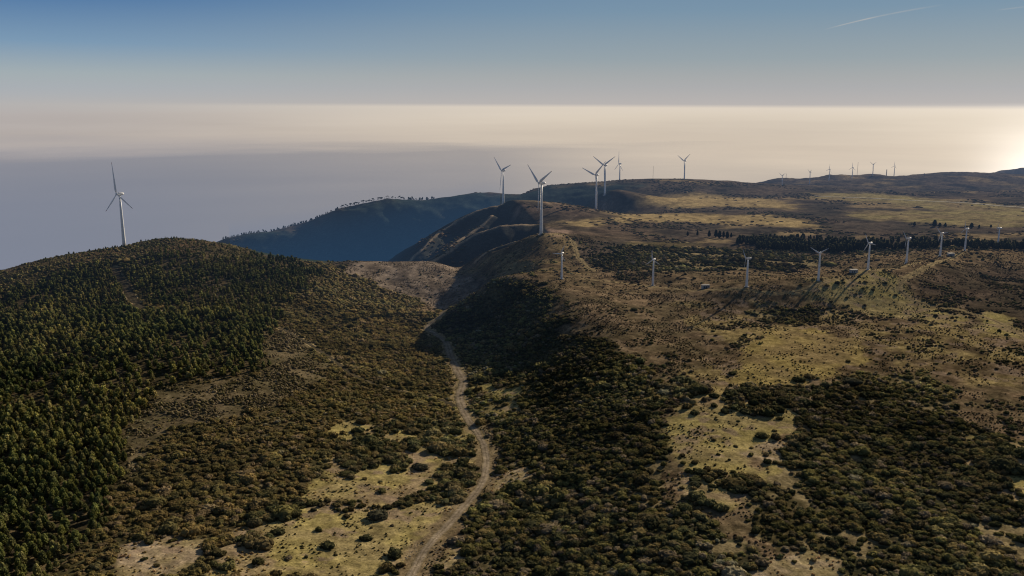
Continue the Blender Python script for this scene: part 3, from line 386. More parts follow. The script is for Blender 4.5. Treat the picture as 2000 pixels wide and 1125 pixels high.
def pine_proto(seed, lod):
    """young pine crown of stacked branch whorls, unit height"""
    r = np.random.default_rng(seed); parts = []
    fat = r.uniform(.33, .43)
    def rad(z): return fat*np.clip(1-z, 0, 1)**.52*np.clip((z-.02)/.22, .35, 1)
    v, f = ICO[1 if lod < 2 else 0]; z = (v[:, 2]*.5+.5)
    p = v.copy(); zz = .12+.80*z; hr = np.hypot(v[:, 0], v[:, 1])+1e-6
    p[:, 0] *= rad(zz)/hr*.72; p[:, 1] *= rad(zz)/hr*.72; p[:, 2] = zz
    p[:, :2] *= (1+r.uniform(-.25, .25, len(v)))[:, None]
    parts.append((p, f, .30+.35*z))  # inner core painted dark as the shade inside the crown
    nw = {0: 7, 1: 5, 2: 3}[lod]
    for w_ in range(nw):
        zb = .14+.72*w_/(nw-.6); nb = {0: 8, 1: 6, 2: 4}[lod]; ph = r.uniform(0, 6.28)
        for b in range(nb):
            a = ph+b*6.283/nb+r.normal()*.25; R = float(rad(zb))*r.uniform(.85, 1.25); zt = zb+r.uniform(.02, .09)
            c = np.array([math.cos(a), math.sin(a), 0]); s_ = np.array([-c[1], c[0], 0])
            tip = c*R+(0, 0, zt); q = R*.42+.02
            V = np.array([tip*1.0, c*R*.45+s_*q+(0, 0, zb-.02), c*R*.45-s_*q+(0, 0, zb-.02), c*R*.35+(0, 0, zb+.13), c*R*.6+(0, 0, zb-.08)])
            T = np.array([(0, 1, 3), (0, 3, 2), (0, 4, 1), (0, 2, 4)])
            k = r.uniform(.7, 1.25)*(.65+.6*zb); parts.append((V, T, np.array([1.15, .6, .6, 1.0, .35])*k))  # branch tips painted lighter and undersides darker, as light would fall
    nt_ = {0: 70, 1: 16, 2: 0}[lod]
    if nt_:
        z = r.uniform(.15, .97, nt_); a = r.uniform(0, 6.283, nt_); R = rad(z)*r.uniform(.8, 1.1, nt_)
        u = np.stack([np.cos(a), np.sin(a), np.full(nt_, .7)], -1); u /= np.linalg.norm(u, axis=1)[:, None]
        v, f = leaf_tris(np.stack([np.cos(a)*R, np.sin(a)*R, z+.02], -1), u, .06 if lod == 0 else .09, r)
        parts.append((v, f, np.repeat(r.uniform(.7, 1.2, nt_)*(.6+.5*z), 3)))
    return cat(parts)
def tuft_proto(seed):
    r = np.random.default_rng(seed); V = []; T = []; C = []
    n = 6; ph = r.uniform(0, 6)
    ring = np.stack([np.cos(ph+np.arange(n)*6.283/n), np.sin(ph+np.arange(n)*6.283/n), np.zeros(n)], -1)*r.uniform(.6, 1.1, n)[:, None]
    V = np.concatenate([ring-(0, 0, .1), ring*.6+np.array([0, 0, .6])*r.uniform(.7, 1.3, n)[:, None], [[0, 0, .75]]])
    for i in range(n):
        j = (i+1) % n; T += [(i, j, n+j), (i, n+j, n+i), (n+i, n+j, 2*n)]
    return V, np.array(T), np.concatenate([np.full(n, .45), np.full(n, .95), [1.1]])  # tuft foot painted darker than its top, shade held in the colour
def scatter(name, protos, pick, P_, S, rot, tint, mat):
    VV = []; TT = []; CC = []; n = 0
    for k, (V, T, C) in enumerate(protos):
        m = np.nonzero(pick == k)[0]
        if not len(m): continue
        c, s = np.cos(rot[m]), np.sin(rot[m]); x = V[None, :, 0]*S[m, 0:1]; y = V[None, :, 1]*S[m, 0:1]*S[m, 2:3]
        W_ = np.stack([x*c[:, None]-y*s[:, None]+P_[m, 0:1], x*s[:, None]+y*c[:, None]+P_[m, 1:2], V[None, :, 2]*S[m, 1:2]+P_[m, 2:3]], -1)
        VV.append(W_.reshape(-1, 3).astype(np.float32)); CC.append((tint[m][:, None, :]*C[None, :, None]).reshape(-1, 3).astype(np.float32))
        TT.append((T[None]+(np.arange(len(m))*len(V))[:, None, None]+n).reshape(-1, 3).astype(np.int32)); n += len(m)*len(V)
    return mesh_from(name, np.concatenate(VV), np.concatenate(TT), mat, False, np.concatenate(CC))
def jitter(y0, y1, sp, amax=.8):
    ys = np.arange(y0, y1, sp); out = []
    for y in ys:
        xs = np.arange(-amax*y, amax*y, sp); out.append(np.stack([xs, np.full(len(xs), y)], -1))
    p = np.concatenate(out); return p+rng.uniform(-.55, .55, p.shape)*sp
def seen_margin(p, lim=.76): return np.abs(p[:, 0]/p[:, 1]) < lim
PAL = {'dark': [(.045,.05,.024),(.055,.056,.026),(.062,.055,.03),(.04,.044,.025)], 'olive': [(.085,.082,.03),(.07,.07,.028),(.095,.08,.035)],
       'grey': [(.11,.095,.068),(.09,.078,.055)], 'rust': [(.098,.085,.040),(.085,.072,.036)], 'twig': [(.14,.115,.078),(.12,.10,.06),(.09,.078,.04)],
       'heather': [(.085,.066,.046),(.062,.052,.036)], 'pine': [(.082,.092,.034),(.10,.105,.036),(.07,.08,.034),(.10,.10,.045)]}
def pal(names, w, n):
    k = rng.choice(len(names), n, p=np.array(w)/sum(w)); out = np.zeros((n, 3))
    for i, nm in enumerate(names):
        a = np.array(PAL[nm]); m = k == i; out[m] = a[rng.integers(0, len(a), m.sum())]
    return out*rng.uniform(.7, 1.35, (n, 1))*np.array((2.95, 2.72, 2.45))
def cidx(*k): return [CN.index(q) for q in k]
CD = {f: np.array([CL[k][f] for k in CN], float) for f in (3, 4, 5)}

# pines
pp = jitter(290, 1420, 5.2); pp = pp[seen_margin(pp)]
pc = sample(CLS, pp[:, 0], pp[:, 1]); pg = fbm(pp[:, 0], pp[:, 1], 45, 4, 12)+sstep(800, 1100, pp[:, 1])*sstep(-.28, -.42, pp[:, 0]/pp[:, 1])*-.10; pd = CD[5][pc]*np.where(pg > -.10, 1, .38)
pd = np.where(pp[:, 0] < 0, pd, 0)*np.where(sample(TD, pp[:, 0], pp[:, 1]) < 2.5, 0, 1)
pp = pp[rng.random(len(pp)) < pd]; 
ph = rng.uniform(4.3, 8.8, len(pp))*(1+.5*fbm(pp[:, 0], pp[:, 1], 60, 2, 14))
ph = np.where(sample(CLS, pp[:, 0], pp[:, 1]) == CN.index('hilltop'), ph*.55, ph)
# scrub
sp_ = jitter(290, 1300, 3.2); sp_ = sp_[seen_margin(sp_)]
s_c = sample(CLS, sp_[:, 0], sp_[:, 1]); nb = fbm(sp_[:, 0], sp_[:, 1], 26, 4, 51)
dn = CD[3][s_c].copy()
for k, th in (('mixed', -.02), ('clumps', -.02), ('heathgrass', .10), ('heathdark', .02), ('heath', .11)):
    m = s_c == CN.index(k); dn[m] = sstep(th-.03, th+.05, nb[m])*.9+.02
m = np.isin(s_c, cidx('scrub')); dn[m] *= sstep(-.30, -.2, nb[m])*.5+.5
es_ = sstep(.10, .20, sp_[:, 0]/sp_[:, 1])
m = s_c == CN.index('scrub'); dn[m] *= 1-es_[m]*.88*sstep(-.04, -.13, nb[m])
m = s_c == CN.index('scrubdark'); dn[m] *= 1-es_[m]*.88*sstep(-.15, -.22, nb[m])
dn *= np.where(sample(TD, sp_[:, 0], sp_[:, 1]) < 3.2, 0, 1)
for q_ in POINTS['lone']: dn[np.hypot(sp_[:, 0]-q_[0], sp_[:, 1]-q_[1]) < q_[2]+3.5] = 0
k_ = rng.random(len(sp_)) < dn; sp_ = sp_[k_]; s_c = s_c[k_]
big = fbm(sp_[:, 0], sp_[:, 1], 40, 2, 53)
sr = (.9+1.85*rng.random(len(sp_))**1.6)*(1+1.0*big)*np.where(np.isin(s_c, cidx('scrub', 'scrubdark', 'mixed', 'clumps')), 1.12, .8)
sr[s_c == CN.index('bracken')] *= .62
sr = np.where(np.isin(s_c, cidx('heathgrass', 'heathdark', 'heath')), sr*.9, sr)
sr *= np.where(np.isin(s_c, cidx('mixed', 'clumps', 'grass')), 1.3, 1)
giant = (rng.random(len(sr)) < .08) & np.isin(s_c, cidx('scrub', 'scrubdark', 'clumps', 'mixed')); sr[giant] *= 1.9
sh_ = sr*rng.uniform(.75, 1.25, len(sr))*np.where(giant, .8, 1)
st = np.zeros((len(sp_), 3)); zone = fbm(sp_[:, 0], sp_[:, 1], 70, 3, 55)
for names, w, mk in ((('dark', 'olive', 'grey', 'rust'), (5, 2.2, 1, .4), zone < .05), (('olive', 'dark', 'rust', 'grey'), (4, 2, 1.5, 1), zone >= .05)):
    st[mk] = pal(names, w, mk.sum())
for k, names, w in (('scrubdark', ('dark', 'olive', 'grey'), (4, 4, 1.3)), ('bracken', ('twig', 'olive'), (3, 1)), ('heathgrass', ('dark', 'heather'), (3, 2)), ('heathdark', ('dark', 'heather'), (2, 2)),
                    ('heath', ('dark', 'heather'), (3, 2)), ('hilltop', ('rust', 'olive', 'dark'), (2, 2, 1)), ('brownrow', ('heather', 'dark'), (2, 2)), ('clumps', ('dark', 'rust', 'grey'), (4, 1, 1)), ('mixed', ('dark', 'rust', 'olive'), (4, 1, 1))):
    mk = s_c == CN.index(k); st[mk] = pal(names, w, mk.sum())
st *= (1+1.7*fbm(sp_[:, 0], sp_[:, 1], 55, 4, 57))[:, None]; st = np.clip(st, .02, .4)
left = (sp_[:, 0] < -.05*sp_[:, 1]) & (s_c == CN.index('scrub')); st[left] *= (1.1, 1.12, 1.12); st[left] = (st[left]*.7+.3*st[left].mean(0))*np.array((1.14, 1.02, .92))
st = st*.85+.15*st.mean(1, keepdims=True)*np.array((1.15, 1.0, .75))
# tufts
tp = jitter(290, 1350, 2.3, .75); tp = tp[seen_margin(tp, .71)]
tc_ = sample(CLS, tp[:, 0], tp[:, 1]); td = CD[4][tc_]*sstep(-.12, .12, fbm(tp[:, 0], tp[:, 1], 16, 3, 71))*1.5
td *= np.where(sample(TD, tp[:, 0], tp[:, 1]) < 1.0, 0, 1)
k_ = rng.random(len(tp)) < td; tp = tp[k_]; tc_ = tc_[k_]
tt = pal(('heather', 'rust', 'dark'), (4, 1, 2), len(tp))
for k, names, w in (('bracken', ('twig',), (1,)), ('ash', ('twig', 'grey'), (2, 1)), ('tussock', ('twig',), (1,)), ('grass', ('rust', 'dark'), (1, 1)), ('mixed', ('twig', 'rust'), (1, 1))):
    mk = tc_ == CN.index(k); tt[mk] = pal(names, w, mk.sum())
mk = np.isin(tc_, cidx('tussock', 'mixed')); tt[mk] *= (1.5, 1.4, 1.25)
mk = tc_ == CN.index('bracken'); tt[mk] *= rng.uniform(.55, 1.25, (mk.sum(), 1))*np.array((.92, .98, 1.0))
tr_ = .3+.75*rng.random(len(tp))**1.6; tr_[np.isin(tc_, cidx('bracken'))] *= 2.0
# pale rubble thrown up along the dirt track
rb = jitter(400, 960, 1.5, .3); rb = rb[(np.abs(rb[:, 0]/rb[:, 1]) < .2)]
rdd = sample(TD, rb[:, 0], rb[:, 1]); rb = rb[(rdd > .6) & (rdd < 6) & (rng.random(len(rdd)) < .55*sstep(.0, .12, fbm(rb[:, 0], rb[:, 1], 18, 3, 37)))]
# far scrub (dark heather mounds of the plateau beyond the turbines)
fp = jitter(1300, 2900, 10.0, .7); fp = fp[seen_margin(fp, .64)]
fc = sample(CLS, fp[:, 0], fp[:, 1]); fd = CD[3][fc]*sstep(.0, .12, fbm(fp[:, 0], fp[:, 1], 110, 4, 81))*2
k_ = rng.random(len(fp)) < fd; fp = fp[k_]; fr_ = rng.uniform(2.0, 4.4, len(fp)); ft = pal(('dark', 'heather'), (2, 3), len(fp))

print('pines', len(pp), 'shrubs', len(sp_), 'tufts', len(tp), 'far', len(fp))
PROT = {'s0': [shrub_proto(i, 0) for i in range(8)], 's1': [shrub_proto(20+i, 1) for i in range(8)], 's2': [shrub_proto(40+i, 2) for i in range(5)],
        'p0': [pine_proto(60+i, 0) for i in range(8)], 'p1': [pine_proto(80+i, 1) for i in range(8)], 'p2': [pine_proto(90+i, 2) for i in range(4)], 't': [tuft_proto(100+i) for i in range(6)]}
def place(name, label, cat_, fam, bounds, P_, R_, Hh, tint, mat, asp=True):
    z = height(P_[:, 0], P_[:, 1]); P3 = np.column_stack([P_, z-.12*R_*0-.05])
    S = np.column_stack([R_, Hh, rng.uniform(.65, 1.6, len(R_)) if asp else np.ones(len(R_))]); rot = rng.uniform(0, 6.283, len(R_))
    pick = np.zeros(len(R_), int); protos = []; base = 0
    for lo, hi, f in bounds:
        m = (P_[:, 1] >= lo) & (P_[:, 1] < hi); pick[m] = base+rng.integers(0, len(PROT[f]), m.sum()); protos += PROT[f]; base += len(PROT[f])
    o = obj(name, scatter(name, protos, pick, P3, S, rot, tint, mat)); tag(o, label, cat_, kind='stuff'); o.color = (1, 1, 1, 1); return o
# the 300 nearest pines and shrubs in view stand on their own
p_in = np.abs(pp[:, 0]/pp[:, 1]) < .585
near_line = 330  # foot of the picture
def pick_near(P_, size):
    vis = (np.abs(P_[:, 0]) < .585*(P_[:, 1]*.979+42)) & (P_[:, 1] > 342)
    sc_ = np.where(vis, size/np.hypot(P_[:, 0], P_[:, 1]), -1); return np.argsort(-sc_)[:300]
pin = pick_near(pp, np.sqrt(ph)*2.6); sin_ = pick_near(sp_, sr)
pk = np.ones(len(pp), bool); pk[pin] = False; sk = np.ones(len(sp_), bool); sk[sin_] = False
ptint = pal(('pine',), (1,), len(pp)); zt = fbm(pp[:, 0], pp[:, 1], 80, 3, 15); ptint *= (1+zt*1.2)[:, None]*rng.uniform(.8, 1.2, (len(pp), 1))*np.array([1, 1, 1]); ptint[:, 0] *= 1+zt*.4
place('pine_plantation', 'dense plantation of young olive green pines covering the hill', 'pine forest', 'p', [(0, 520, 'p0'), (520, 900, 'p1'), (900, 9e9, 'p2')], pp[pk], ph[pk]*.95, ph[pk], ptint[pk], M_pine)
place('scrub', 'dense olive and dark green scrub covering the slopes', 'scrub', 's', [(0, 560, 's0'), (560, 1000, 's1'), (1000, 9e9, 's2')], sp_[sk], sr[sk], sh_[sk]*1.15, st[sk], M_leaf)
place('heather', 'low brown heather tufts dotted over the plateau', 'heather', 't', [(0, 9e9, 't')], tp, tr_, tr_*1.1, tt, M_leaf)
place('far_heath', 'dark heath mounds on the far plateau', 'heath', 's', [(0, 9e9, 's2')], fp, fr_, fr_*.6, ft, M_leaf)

RK = [(v*(1+np.random.default_rng(i).uniform(-.3, .3, len(v)))[:, None]*(1, .8, .6), f, np.ones(len(v))) for i in range(4) for v, f in [ICO[0]]]
if len(rb):
    rr_ = rng.uniform(.2, .6, len(rb)); o = obj('roadside_rubble', scatter('roadside_rubble', RK, rng.integers(0, 4, len(rb)), np.column_stack([rb, height(rb[:, 0], rb[:, 1])]), np.column_stack([rr_, rr_, np.ones(len(rb))]), rng.uniform(0, 6, len(rb)), np.array((.42, .37, .29))*rng.uniform(.6, 1.1, (len(rb), 1)), M_ground))
    tag(o, 'pale stones and rubble along the edges of the dirt track', 'rubble', kind='stuff')
def pine_parts(k):
    V, T, C = PROT['p0'][k]; cm = mesh_from('crown', V, T, M_pine, False, np.array((1., 1., 1.))*C[:, None])
    n = 7; a = np.arange(n)*6.283/n; ring = np.stack([np.cos(a), np.sin(a)], -1)
    zs = [(-.04, .022), (.15, .018), (.45, .012), (.8, .005)]; V2 = np.concatenate([np.column_stack([ring*r_, np.full(n, z_)]) for z_, r_ in zs])
    F2 = [(i*n+j, i*n+(j+1) % n, (i+1)*n+(j+1) % n, (i+1)*n+j) for i in range(3) for j in range(n)]
    return cm, mesh_from('trunk', V2, np.array(F2), M_bark, True)
PM = [pine_parts(k) for k in range(8)]
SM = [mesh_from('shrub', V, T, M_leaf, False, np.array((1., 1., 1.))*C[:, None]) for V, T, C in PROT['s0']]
pz = height(pp[:, 0], pp[:, 1])
for n_, i in enumerate(pin):
    cm, tm = PM[n_ % 8]
    r_ = bpy.data.objects.new('pine_tree', None); r_.location = (pp[i, 0], pp[i, 1], pz[i]-.05); r_.rotation_euler = (0, 0, rng.uniform(0, 6.28)); r_.scale = (ph[i]*.95, ph[i]*.95, ph[i]); link(r_)
    tag(r_, 'young olive green pine at the near edge of the plantation', 'pine tree', 'pines at the near edge of the plantation')
    c_ = obj('crown', cm, r_); c_.color = (*[float(q) for q in ptint[i]], 1); obj('trunk', tm, r_)
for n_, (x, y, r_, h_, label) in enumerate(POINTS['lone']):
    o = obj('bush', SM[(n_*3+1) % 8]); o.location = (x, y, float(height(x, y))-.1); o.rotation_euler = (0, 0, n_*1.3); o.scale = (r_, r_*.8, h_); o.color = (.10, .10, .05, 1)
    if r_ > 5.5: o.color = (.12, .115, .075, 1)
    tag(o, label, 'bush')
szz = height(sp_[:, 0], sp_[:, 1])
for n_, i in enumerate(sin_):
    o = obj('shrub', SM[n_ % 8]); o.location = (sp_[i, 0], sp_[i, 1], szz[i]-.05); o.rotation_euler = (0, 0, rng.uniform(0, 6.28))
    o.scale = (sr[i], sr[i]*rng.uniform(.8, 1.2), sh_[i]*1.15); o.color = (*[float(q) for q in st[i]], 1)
    side = 'left of the dirt track' if sp_[i, 0] < -20 else 'right of the dirt track'
    tag(o, 'rounded olive and dark green shrub in the near scrub '+side, 'shrub', 'near shrubs '+side)
del pp

# ---------------------------------------------------------------- conifers far off
def conifer(name, label, group, x, y, h, k, tint=(.04, .05, .022), squash=1.0):
    cm, tm = PM[k % 8]
    r_ = bpy.data.objects.new(name, None); r_.location = (x, y, float(height(x, y))-.1); r_.rotation_euler = (0, 0, k*1.7); r_.scale = (h*squash, h*squash, h); link(r_)
    tag(r_, label, 'tree', group); c_ = obj('crown', cm, r_); c_.color = (*tint, 1); obj('trunk', tm, r_)
# belt of tall conifers behind the turbine row
bp_ = []
for P_ in POINTS['belt']:
    pass
BP = np.array([q[:2] for q in POINTS['belt']]); 
jp = jitter(BP[:, 1].min()-10, BP[:, 1].max()+10, 6.5, .7); jp = jp[in_poly(jp[:, 0]+8*fbm(jp[:, 0], jp[:, 1], 20, 2, 5), jp[:, 1], BP)]
jp = jp[rng.random(len(jp)) < .9]; jh = rng.uniform(7, 14, len(jp))*(1+.8*fbm(jp[:, 0], jp[:, 1], 60, 3, 25)); jk = fbm(jp[:, 0], jp[:, 1], 35, 3, 26) > -.07; jp = jp[jk]; jh = jh[jk]
z = height(jp[:, 0], jp[:, 1]); PROTb = PROT['p1']
o = obj('conifer_belt', scatter('conifer_belt', PROTb, rng.integers(0, 8, len(jp)), np.column_stack([jp, z]), np.column_stack([jh*.75, jh, np.ones(len(jp))]), rng.uniform(0, 6, len(jp)),
        np.array((.11, .108, .058))*rng.uniform(.6, 1.4, (len(jp), 1)), M_pine)); tag(o, 'dark belt of tall conifers behind the row of small turbines', 'conifer wood', kind='stuff'); o.color = (1, 1, 1, 1)
print('belt', len(jp))
for i, (x, y, h) in enumerate(POINTS['belt_lone']):
    conifer('conifer', 'dark lone conifer on the heath before the conifer belt', 'lone conifers by the belt', x, y, h, i, squash=.8)
for i, (x, y, h) in enumerate(POINTS['field_trees']):
    conifer('conifer', 'small dark tree on the near edge of the green field', 'trees along the field edge', x, y, h, i, squash=1.1)

# skyline trees on the blue ridge: bare stems with flat crowns
def ridge_tree_mesh(seed, umbrella):
    r = np.random.default_rng(seed); parts = []
    for k in range(9 if umbrella else 7):
        v, f = ICO[1]; a = r.uniform(0, 6.28); d = r.uniform(0, .30 if umbrella else .16); rad = r.uniform(.11, .2)
        p = v*(1+r.uniform(-.3, .3, len(v)))[:, None]*rad; p[:, 2] *= .55 if umbrella else .9
        p += (math.cos(a)*d, math.sin(a)*d, r.uniform(.62, .9) if umbrella else r.uniform(.12, .85)); parts.append((p, f, np.full(len(v), 1.0)))
    V, T, C = cat(parts); cm = mesh_from('crown', V, T, M_pine, False, np.array((.05, .055, .03))*C[:, None])
    n = 6; a = np.arange(n)*6.283/n; ring = np.stack([np.cos(a), np.sin(a)], -1)
    zs = [(-.1, .03, 0), (.4, .02, .02), (.85, .01, .05)]; V2 = np.concatenate([np.column_stack([ring[:, 0]*r_+o_, ring[:, 1]*r_, np.full(n, z_)]) for z_, r_, o_ in zs])
    F2 = [(i*n+j, i*n+(j+1) % n, (i+1)*n+(j+1) % n, (i+1)*n+j) for i in range(2) for j in range(n)]
    return cm, mesh_from('trunk', V2, np.array(F2), M_bark, True)
RM = [ridge_tree_mesh(200+i, i < 3) for i in range(7)]
RC = np.array([q[:2] for q in POINTS['ridge_crest']]); RCs = smooth_line(RC, 6.0)
def on_crest(x, y):
    """nudges a point to the locally highest ground as the ridge runs"""
    ys = y+np.arange(-160, 160, 8.0); xs = x*ys/y; zz = (height(xs, ys)-H)/ys; k = int(np.argmax(zz)); return xs[k], ys[k]
s = 0
L_ = len(RCs); nt_ = 230
for i in range(nt_):
    f = i/(nt_-1); q = RCs[int(f*(L_-1))]; x, y = on_crest(q[0]+rng.normal()*3, q[1])
    if rng.random() < (.05 if f < .45 else .3): continue
    h = rng.uniform(4, 9) if f < .5 else rng.uniform(5, 12)
    kind = rng.integers(0, 3) if .55 < f < .85 else rng.integers(3, 7)
    cm, tm = RM[kind]
    r_ = bpy.data.objects.new('ridge_tree', None); r_.location = (x, y+rng.uniform(-4, 14), float(height(x, y))-1.2); r_.rotation_euler = (0, 0, rng.uniform(0, 6)); r_.scale = (h, h, h); link(r_)
    tag(r_, 'small dark tree standing on the crest of the blue ridge', 'tree', 'skyline trees on the blue ridge'); obj('crown', cm, r_); obj('trunk', tm, r_)

# ---------------------------------------------------------------- wind turbines
def loft(rings, closed_ends=True):
    n = len(rings[0]); V = np.concatenate(rings); F_ = []
    for i in range(len(rings)-1):
        for j in range(n): F_.append((i*n+j, i*n+(j+1) % n, (i+1)*n+(j+1) % n, (i+1)*n+j))
    me_ = bpy.data.meshes.new('m'); fs = [tuple(int(a) for a in f) for f in F_]
    if closed_ends: fs += [tuple(range(n-1, -1, -1)), tuple(range((len(rings)-1)*n, len(rings)*n))]
    me_.from_pydata([tuple(map(float, v)) for v in V], [], fs)
    for p in me_.polygons: p.use_smooth = len(p.vertices) == 4
    return me_
def circ(r_, z, n=20): a = np.arange(n)*2*math.pi/n; return np.column_stack([np.cos(a)*r_, np.sin(a)*r_, np.full(n, z)])
def turbine_kit(hub_h, blade, fat=1.0, red=False, chord=1.15):
    s = hub_h/75.0*fat
    tower = loft([circ(2.6*s, -2, 24), circ(2.45*s, hub_h*.12, 24), circ(2.1*s, hub_h*.4, 24), circ(1.7*s, hub_h*.7, 24), circ(1.25*s, hub_h-1.4*s, 24)]); tower.name = 'tower'
    flange = []
    # nacelle: egg-like body along Y, from behind the tower to the rotor
    R_ = []
    for y_, r_ in ((-6.4, .5), (-6.0, 1.3), (-4.5, 2.0), (-1.5, 2.35), (1.5, 2.2), (3.0, 1.75)):
        a = np.arange(16)*2*math.pi/16; R_.append(np.column_stack([np.cos(a)*r_*s*.95, np.full(16, y_*s), np.sin(a)*r_*s+.9*s]))
    nac = loft(R_); nac.name = 'nacelle'
    R_ = []
    for y_, r_ in ((3.05, 1.5), (3.8, 1.75), (4.9, 1.6), (5.7, 1.0), (6.05, .25)):
        a = np.arange(16)*2*math.pi/16; R_.append(np.column_stack([np.cos(a)*r_*s, np.full(16, y_*s), np.sin(a)*r_*s+.9*s]))
    hub = loft(R_); hub.name = 'hub'
    def section(f0, f1, nm, mat):
        R2 = []
        for f in np.linspace(f0, f1, 9):
            z_ = 1.2*s+f*(blade-1.2*s)
            root = max(0, 1-f/.09)
            ch = (1-root)*chord*(.075*blade*(1-f)**.75*(1 if f > .16 else .62+.38*f/.16)+.012*blade)+root*1.15*s
            th = (1-root)*(.16*ch+.05)+root*1.15*s; tw = math.radians(26*(1-f)**2+2)
            a = np.arange(12)*2*math.pi/12; x_ = np.cos(a)*ch/2+ch*.15*(1-root); y_ = np.sin(a)*th/2
            R2.append(np.column_stack([x_*math.cos(tw)-y_*math.sin(tw), x_*math.sin(tw)+y_*math.cos(tw), np.full(12, z_)]))
        m_ = loft(R2); m_.name = nm; m_.materials.append(mat); return m_
    bl = section(0, .93 if red else 1.0, 'blade', M_white); tip = section(.93, 1.0, 'blade_tip', M_red) if red else None
    door = loft([np.array([(-.5, 0, 0), (.5, 0, 0), (.5, 0, 2.2), (-.5, 0, 2.2)])*s*1.2, np.array([(-.5, -.12, 0), (.5, -.12, 0), (.5, -.12, 2.2), (-.5, -.12, 2.2)])*s*1.2]); door.name = 'door'; door.materials.append(M_grey)
    base = loft([circ(4.6*s, -3, 20), circ(4.5*s, .35*s, 20)]); base.name = 'foundation'; base.materials.append(M_conc)
    for m_ in (tower, nac, hub): m_.materials.append(M_white)
    return dict(tower=tower, nac=nac, hub=hub, blade=bl, tip=tip, s=s, h=hub_h, door=door, base=base)
def turbine(kit, x, y, psi, theta, away, label, group):
    """psi: angle between rotor axis and the bearing of the machine; theta: first blade clockwise from up"""
    z = float(height(x, y)); brg = math.atan2(x, y)
    # bearing angle (from +Y to +X) that the rotor faces
    face = brg-math.radians(180-psi if not away else psi)
    s = kit['s']
    r_ = empty('wind_turbine', (x, y, z), -face); tag(r_, label, 'wind turbine', group)
    obj('tower', kit['tower'], r_); o = obj('foundation', kit['base'], r_)
    d_ = obj('door', kit['door'], r_); d_.location = (0, -2.5*s, .5)
    n = obj('nacelle', kit['nac'], r_); n.location = (0, 0, kit['h']); h_ = obj('hub', kit['hub'], r_); h_.location = (0, 0, kit['h'])
    sg = -1 if not away else 1
    for k in range(3):
        b = obj('blade', kit['blade'], r_); b.location = (0, 4.5*s, kit['h']+.9*s); b.rotation_euler = (0, math.radians(sg*(theta+120*k)), 0)
        if kit['tip']: obj('blade_tip', kit['tip'], b)
    return r_
KB = turbine_kit(75, 45, 1.0, True); KS = turbine_kit(30, 11.5, 1.4, False, 1.6); KF = turbine_kit(44, 21, 1.15, False)
KM = {'B': KB, 'S': KS, 'F': KF}
for x, y, kt, psi, th, away, label, group in POINTS['turbines']:
    turbine(KM[kt], x, y, psi, th, away, label, group)

# ---------------------------------------------------------------- transformer huts, masts
def box(name, x0, x1, y0, y1, z0, z1, mat):
    V = [(x0,y0,z0),(x1,y0,z0),(x1,y1,z0),(x0,y1,z0),(x0,y0,z1),(x1,y0,z1),(x1,y1,z1),(x0,y1,z1)]
    m_ = bpy.data.meshes.new(name); m_.from_pydata(V, [], [(0,3,2,1),(4,5,6,7),(0,1,5,4),(1,2,6,5),(2,3,7,6),(3,0,4,7)]); m_.materials.append(mat); return m_
hut_m = [('wall', box('wall', -4, 4, -2.4, 2.4, -1.5, 3.2, M_wall)), ('roof', box('roof', -4.4, 4.4, -2.8, 2.8, 3.2, 3.5, M_roof)),
         ('door', box('door', -2.9, -1.7, -2.46, -2.4, 0, 2.2, M_door)), ('door', box('door', -.6, .6, -2.46, -2.4, 0, 2.2, M_door)), ('vent', box('vent', 1.6, 3.2, -2.45, -2.4, 1.2, 2.2, M_grey))]
for x, y, rz, label in POINTS['huts']:
    r_ = empty('transformer_hut', (x, y, float(height(x, y))+.2), rz); tag(r_, label, 'hut', 'transformer huts by the small turbines')
    for nm, m_ in hut_m: obj(nm, m_, r_)
def mast(x, y, h, w, label):
    z = float(height(x, y)); n = 3
    R_ = [circ(w, -1, 4), circ(w, h*.97, 4), circ(w*.4, h, 4)]; m_ = loft(R_); m_.materials.append(M_grey); o = obj('mast', m_); o.location = (x, y, z); tag(o, label, 'mast')
for x, y, h, w, label in POINTS['masts']: mast(x, y, h, w, label)

# ---------------------------------------------------------------- sea, haze, contrail
az = math.radians(30.0); gl = (math.sin(az), math.cos(az))   # glitter path bearing
az = math.radians(SUN_AZ); sd = (math.sin(az), math.cos(az))
m, nt = new_mat('hazy_sea'); L = nt.links
g = N(nt, 'ShaderNodeNewGeometry'); sx = N(nt, 'ShaderNodeSeparateXYZ'); L.new(g.outputs['Position'], sx.inputs[0])
flat = N(nt, 'ShaderNodeCombineXYZ'); L.new(sx.outputs[0], flat.inputs[0]); L.new(sx.outputs[1], flat.inputs[1])
ln = N(nt, 'ShaderNodeVectorMath', operation='LENGTH'); L.new(flat.outputs[0], ln.inputs[0])
nr_ = N(nt, 'ShaderNodeVectorMath', operation='NORMALIZE'); L.new(flat.outputs[0], nr_.inputs[0])
dt = N(nt, 'ShaderNodeVectorMath', operation='DOT_PRODUCT'); L.new(nr_.outputs[0], dt.inputs[0]); dt.inputs[1].default_value = (gl[0], gl[1], 0)
nz = N(nt, 'ShaderNodeTexNoise'); nz.inputs['Scale'].default_value = .00009; nz.inputs['Detail'].default_value = 4; L.new(g.outputs['Position'], nz.inputs['Vector'])
